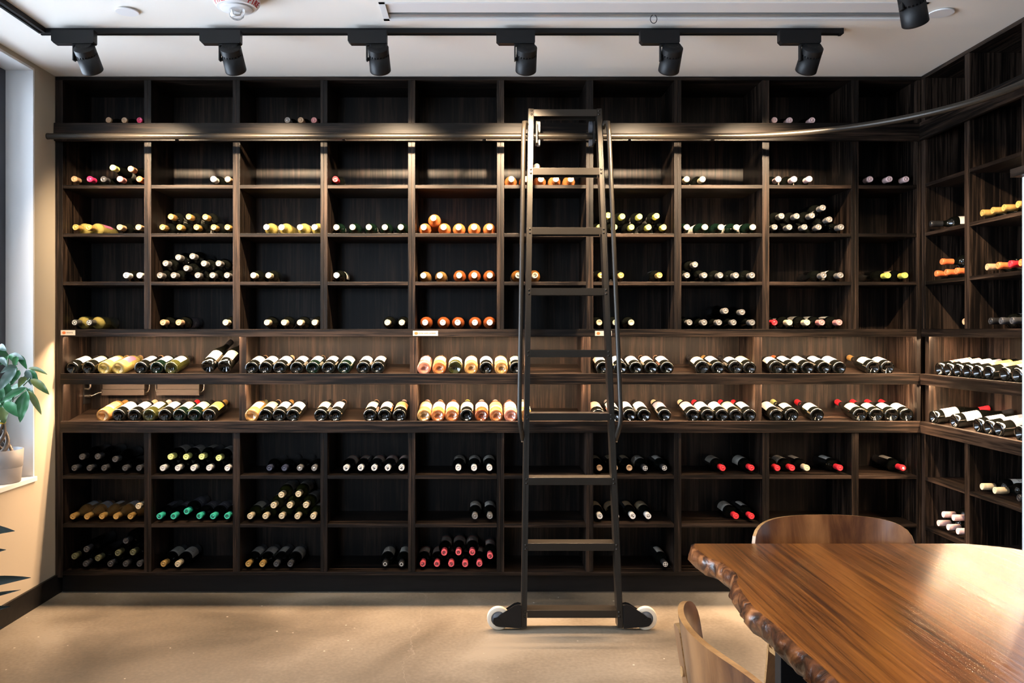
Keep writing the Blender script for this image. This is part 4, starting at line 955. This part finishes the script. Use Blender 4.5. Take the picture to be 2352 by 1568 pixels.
for i in range(N + 1):
    d = 2.505 - (2.505 - .62) * i / N
    xl, xr = interp(edge, d), interp(redge, d)
    j = lambda k, a: a * (math.sin(d * 37 + ph[k]) + .6 * math.sin(d * 83 + ph[k + 1]) + .4 * math.sin(d * 141 + ph[k + 2]))
    L = [(xl + .010, TZ), (xl + j(0, .0015), TZ - .004), (xl - .006 + j(1, .0035), TZ - .018), (xl - .008 + j(2, .0045), TZ - .034), (xl + .006 + j(3, .003), TZ - TT)]
    Rr = [(xr - .010, TZ), (xr + j(3, .0015), TZ - .004), (xr + .006 + j(2, .0035), TZ - .018), (xr + .008 + j(1, .0045), TZ - .034), (xr - .006 + j(0, .003), TZ - TT)]
    rings.append([Vector((x, CY + d, z)) for x, z in L + list(reversed(Rr))])
n = 10
vs = [v for r_ in rings for v in r_]
top = []; sides = []
for i in range(N):
    for k in range(n):
        a, b = i * n + k, i * n + (k + 1) % n
        f = (a, b, b + n, a + n)
        (top if k in (4, 9) else sides).append(f)
tb.add(vs, top + [tuple(range(n)), tuple(reversed(range(N * n, N * n + n)))], 0); o0 = 0
tb.f += sides; tb.mi += [1] * len(sides); tb.sm += [True] * len(sides)
tab = empty('dining_table', (1.14, -3.0, 0), 'glossy live-edge walnut slab table in the right foreground', 'table')
part(tb, 'slab_top', [table_m, bark_m], tab)
for yy in (-2.40, -3.35):
    m = MB(); m.bbox(.712, .80, yy - .02, yy + .02, .0, TZ - TT - .012, .002); m.bbox(1.47, 1.558, yy - .02, yy + .02, .0, TZ - TT - .012, .002)
    m.bbox(.712, 1.558, yy - .06, yy + .06, TZ - TT - .0118, TZ - TT - .0005, .001); m.bbox(.8005, 1.4695, yy - .0195, yy + .0195, .0, .04, .001)
    part(m, 'leg_frame', black_m, tab)

# ------------------------------------------------------------------ bent plywood chairs (local: faces +y)
def chair(loc, rot, lab):
    ch = empty('plywood_chair', (0, 0, 0), lab, 'chair', 'plywood chairs at the table')
    def sheet(fn, nu, nv, t, name, outline):
        # curved ply: fn(u, v) -> centre point, normal by differences; outline maps the unit square to a rounded outline
        m = MB(); P = []; Nn = []
        for i in range(nu + 1):
            for j in range(nv + 1):
                u, v = outline(-1 + 2 * i / nu, -1 + 2 * j / nv); p = fn(u, v); e1 = fn(u + .01, v) - fn(u - .01, v); e2 = fn(u, v + .01) - fn(u, v - .01)
                P.append(p); Nn.append(e1.cross(e2).normalized())
        K = (nu + 1) * (nv + 1); f = lambda i, j: i * (nv + 1) + j
        va = [p + q * t / 2 for p, q in zip(P, Nn)]; vb = [p - q * t / 2 for p, q in zip(P, Nn)]
        fs = [(f(i, j), f(i + 1, j), f(i + 1, j + 1), f(i, j + 1)) for i in range(nu) for j in range(nv)]
        m.add(va, fs, 0, True); m.add(vb, [tuple(reversed(q)) for q in fs], 0, True)
        ring = [f(i, 0) for i in range(nu)] + [f(nu, j) for j in range(nv)] + [f(i, nv) for i in range(nu, 0, -1)] + [f(0, j) for j in range(nv, 0, -1)]
        L = len(ring); m.add([va[k] for k in ring] + [vb[k] for k in ring], [(i, (i + 1) % L, (i + 1) % L + L, i + L) for i in range(L)], 1, False)
        return m.build(name, [chair_m, ply_m], ch)
    def sq(u, v, e=5.6):     # square to rounded rectangle
        a = max(abs(u), abs(v))
        if a < 1e-6: return 0, 0
        uu, vv = u / a, v / a; k = (abs(uu) ** e + abs(vv) ** e) ** (-1 / e)
        return uu * k * a, vv * k * a
    sheet(lambda u, v: Vector((.246 * u, -.245 + .060 * u * u + .02 * abs(u) ** 3 - .020 * v, .672 + .140 * v - .006 * (u * u) * (v + 1) * .5)), 30, 14, .012, 'backrest', sq)
    sheet(lambda u, v: Vector((.215 * u, .02 + .205 * v, .455 + .012 * u * u - .012 * (1 - v * v) - (.018 * (v - .6) ** 2 * 6 if v > .6 else 0))), 22, 22, .013, 'seat', sq)
    for s in (-1, 1):
        # one ply leg behind, rising to the backrest, one in front
        def strap(pts, w, t, name):
            m = MB(); pts = [Vector(p) for p in pts]; fin = []
            for i in range(len(pts) - 1):
                p0 = pts[max(i - 1, 0)]; p1 = pts[i]; p2 = pts[i + 1]; p3 = pts[min(i + 2, len(pts) - 1)]
                for q in range(8):
                    tt = q / 8; fin.append(.5 * ((2 * p1) + (p2 - p0) * tt + (2 * p0 - 5 * p1 + 4 * p2 - p3) * tt ** 2 + (-p0 + 3 * p1 - 3 * p2 + p3) * tt ** 3))
            fin.append(pts[-1]); vs = []; K = len(fin)
            for i, p in enumerate(fin):
                d = (fin[min(i + 1, K - 1)] - fin[max(i - 1, 0)]).normalized(); sx = Vector((1, 0, 0)); nn = d.cross(sx).normalized()
                ww = w * (.5 if i in (0, K - 1) else .8 if i in (1, K - 2) else 1)
                vs += [p + sx * ww / 2 + nn * t / 2, p - sx * ww / 2 + nn * t / 2, p - sx * ww / 2 - nn * t / 2, p + sx * ww / 2 - nn * t / 2]
            fs = [(0, 1, 2, 3), (4 * K - 1, 4 * K - 2, 4 * K - 3, 4 * K - 4)]; m.add(vs, fs, 1)
            m.f += [(4 * i + k, 4 * i + (k + 1) % 4, 4 * i + 4 + (k + 1) % 4, 4 * i + 4 + k) for i in range(K - 1) for k in range(4)]
            m.mi += [1 if k in (1, 3) else 0 for i in range(K - 1) for k in range(4)]; m.sm += [False] * (4 * (K - 1))
            return m.build(name, [chair_m, ply_m], ch)
        lg = strap([(s * .165, -.31, 0.0), (s * .165, -.262, .22), (s * .165, -.215, .42), (s * .165, -.2095, .55), (s * .165, -.2305, .70), (s * .165, -.2395, .76)], .045, .014, 'rear_leg')
        MB().cyl((s * .165, -.2345, .66), (s * .165, -.228, .66), .011, 18).build('wood_plug', ply_m, lg)
        strap([(s * .175, .215, 0.0), (s * .175, .195, .22), (s * .175, .165, .38), (s * .175, .10, .432), (s * .175, -.05, .436), (s * .175, -.20, .42)], .045, .014, 'front_leg')
    ch.location = loc; ch.rotation_euler = (0, 0, rot)
    return ch
chair((1.072, -2.045, 0), PI, 'brown plywood chair behind the far end of the table, only its backrest showing')
chair((.668, -2.775, .0), -PI / 2 + .03, 'brown plywood chair in front, at the left side of the table')

# ------------------------------------------------------------------ potted plants
def leafmat(name, a, b):
    m, nt, bs = newmat(name); tc = nt.nodes.new('ShaderNodeTexCoord'); n_ = nt.nodes.new('ShaderNodeTexNoise'); n_.inputs['Scale'].default_value = 14; n_.inputs['Detail'].default_value = 3
    nt.links.new(tc.outputs['Object'], n_.inputs['Vector']); r_ = ramp(nt, n_.outputs['Fac'], [(.35, a), (.7, b)]); nt.links.new(r_.outputs[0], bs.inputs['Base Color']); setp(bs, rough=.32); return m
lf_green = leafmat('money_tree_leaf', (.014, .085, .026), (.035, .18, .055)); lf_yel = leafmat('yellowing_leaf', (.04, .09, .015), (.15, .16, .035)); lf_grey = leafmat('pale_leaf', (.05, .10, .07), (.12, .17, .15))
lf_dark = leafmat('rubber_leaf', (.010, .017, .013), (.030, .042, .034)); stem_m = leafmat('green_stem', (.03, .10, .03), (.08, .16, .05)); trunk_m = leafmat('braided_bark', (.08, .06, .045), (.20, .16, .13))
soil_m = leafmat('soil', (.02, .013, .008), (.06, .04, .025)); pot_m = plain('grey_pot', (.30, .29, .29), rough=.5); gold_m = plain('gold_tie', (.75, .52, .08), rough=.3, metal=.8)
def leaf(m, a, b, w, droop=.02, mi=0, fold=.25, side=None):
    a = Vector(a); b = Vector(b); d = b - a; L = d.length; t = d.normalized()
    s = t.cross(Vector(side) if side else Vector((.2, -1, .35))).normalized(); nn = s.cross(t).normalized()
    if nn.z < 0: nn = -nn
    n1 = 12; vs = []; fs = []
    for i in range(n1 + 1):
        u = i / n1; c = a + d * u + Vector((0, 0, 1)) * droop * math.sin(PI * u)
        ww = w / 2 * (math.sin(PI * min(1, u ** .85)) ** .8 if 0 < u < 1 else .01) + .0004
        wob = .04 * w * math.sin(u * 19)
        vs += [c - s * ww + nn * (ww * fold + wob), c - s * ww * .5 + nn * ww * fold * .35, c, c + s * ww * .5 + nn * ww * fold * .35, c + s * ww + nn * (ww * fold - wob)]
    for i in range(n1):
        for k in range(4): q = i * 5 + k; fs.append((q, q + 1, q + 6, q + 5))
    m.add(vs, fs, mi, True)
pc = Vector((-2.322, CY + 4.03, SILL + .004))
mt = empty('money_tree', pc, 'potted money tree with braided trunk on the window sill', 'potted plant')
Mp = Matrix.Translation(pc)
part(MB().lathe([(0, .001), (.083, .001), (.086, .004), (.092, .075), None, (.094, .077), (.098, .160), (.094, .160), None, (.090, .135), (.0, .135)], 48, 0, Mp), 'pot', pot_m, mt)
part(MB().lathe([(0, .140), (.05, .139), (.089, .136)], 24, 0, Mp), 'soil', soil_m, mt)
tk = MB()
for k in range(4):
    pts = []; rad = []
    for i in range(22):
        u = i / 21; a = k * PI / 2 + u * 3.6; rr = .036 * (1 - u) ** 1.1 + .009
        pts.append(pc + Vector((.005 + rr * math.cos(a), rr * math.sin(a) * .8, .132 + u * .15))); rad.append(.0125 - .006 * u)
    tk.tube(pts, .01, 10, 0, rad)
part(tk, 'braided_trunk', trunk_m, mt)
tie = pc + Vector((.005, 0, .288)); part(MB().tube([tie + Vector((.014 * math.cos(a), .014 * math.sin(a), .003 * math.sin(2 * a))) for a in [2 * PI * i / 16 for i in range(17)]], .004, 8), 'gold_tie', gold_m, mt)
stm = MB(); fol = MB()
hubs = [px(38, 842, 3.98), px(62, 892, 3.90), px(66, 850, 4.06), px(6, 930, 3.93), px(20, 815, 4.03), px(-30, 850, 3.95), px(-45, 905, 4.0), px(70, 868, 3.97)]
top = pc + Vector((.005, 0, .30))
for h in hubs:
    mid = (top + h) / 2 + Vector((0, 0, .03)); stm.tube([top, (top + mid) / 2 + Vector((0, 0, .012)), mid, h], .003, 8)
stm.tube([tie - Vector((0, 0, .02)), top, top + Vector((0, 0, .12))], .008, 10)
part(stm, 'stems', stem_m, mt)
LV = [(-8, 797, 15, 806, 3.95, 15, 2), (18, 817, 56, 826, 4.03, 14, 2), (-2, 822, 16, 842, 3.93, 12, 2), (38, 841, 1, 857, 3.95, 13, 2), (37, 845, -2, 897, 3.90, 22, 2), (65, 845, 109, 860, 3.98, 9, 1), (70, 871, 113, 906, 3.92, 17, 1),
      (65, 897, 95, 952, 3.90, 14, 1), (61, 897, 46, 970, 3.88, 24, 0), (9, 925, 49, 959, 3.88, 22, 0), (62, 890, -2, 926, 3.92, 15, 0), (4, 934, 10, 973, 3.90, 24, 1), (25, 890, 60, 893, 3.98, 13, 0), (60, 866, 42, 890, 3.96, 15, 1),
      (38, 818, 33, 845, 4.0, 13, 0), (40, 815, 62, 848, 4.03, 13, 0), (66, 850, 88, 880, 4.02, 14, 0), (60, 850, 72, 885, 4.0, 14, 2), (20, 815, 40, 838, 4.02, 12, 0), (20, 815, 2, 838, 4.05, 12, 0), (45, 850, 25, 885, 4.02, 18, 0),
      (6, 930, -30, 960, 3.93, 20, 0), (-30, 850, -60, 880, 3.95, 20, 0), (-30, 850, -5, 890, 3.98, 20, 0), (-30, 850, -70, 850, 3.95, 18, 0), (-45, 905, -80, 940, 4.0, 20, 0), (-45, 905, -20, 945, 3.97, 20, 0), (-30, 850, -35, 800, 3.95, 18, 0),
      (20, 815, -10, 815, 4.0, 14, 0), (6, 930, 30, 905, 3.97, 18, 0), (62, 892, 80, 915, 3.95, 9, 0), (38, 842, 20, 870, 3.97, 16, 0), (0, 870, 30, 920, 4.0, 20, 0), (-10, 880, 8, 930, 3.97, 22, 0), (60, 905, 30, 950, 3.98, 16, 0)]
for a0, b0, a1, b1, dd, w, mi in LV: leaf(fol, px(a0, b0, dd), px(a1, b1, dd - .03), w * dd / F * 1.05, .008, mi)
part(fol, 'foliage', [lf_green, lf_yel, lf_grey], mt)
rp0 = Vector((-2.10, -1.22, 0))
rb = empty('rubber_plant', rp0, 'dark-leaved potted plant on the floor at the left edge', 'potted plant')
part(MB().lathe([(0, .0005), (.09, .0005), (.10, .02), (.12, .22), (.125, .26), (.115, .26), None, (.108, .235), (0, .235)], 40, 0, Matrix.Translation(rp0)), 'pot', pot_m, rb)
part(MB().tube([rp0 + Vector((0, 0, .235)), rp0 + Vector((-.02, .01, .4)), rp0 + Vector((.0, 0, .58)), rp0 + Vector((-.02, 0, .72))], .009, 10), 'stem', trunk_m, rb)
fo = MB()
S = lambda z: rp0 + Vector((-.01, 0, z))
for (z, q0, q1, w, dr) in ((.60, 34, 1219, .060, .015), (.52, 14, 1262, .045, .0), (.36, 71, 1326, .045, .018), (.33, 48, 1354, .022, .0), (.30, 24, 1392, .04, -.005), (.25, 6, 1440, .03, .0)):
    leaf(fo, S(z), px(q0, q1, 3.2), w, dr, 0, .35, (.15, -1, .5))
for k in range(7):
    a = 1.3 + k * .75; leaf(fo, S(.3 + .06 * k), S(.3 + .06 * k) + Vector((.05 * math.cos(a) - .02, .2 * math.sin(a), .05)), .06, .03, 0, .3, (.2, -.2, 1))
part(fo, 'foliage', lf_dark, rb)
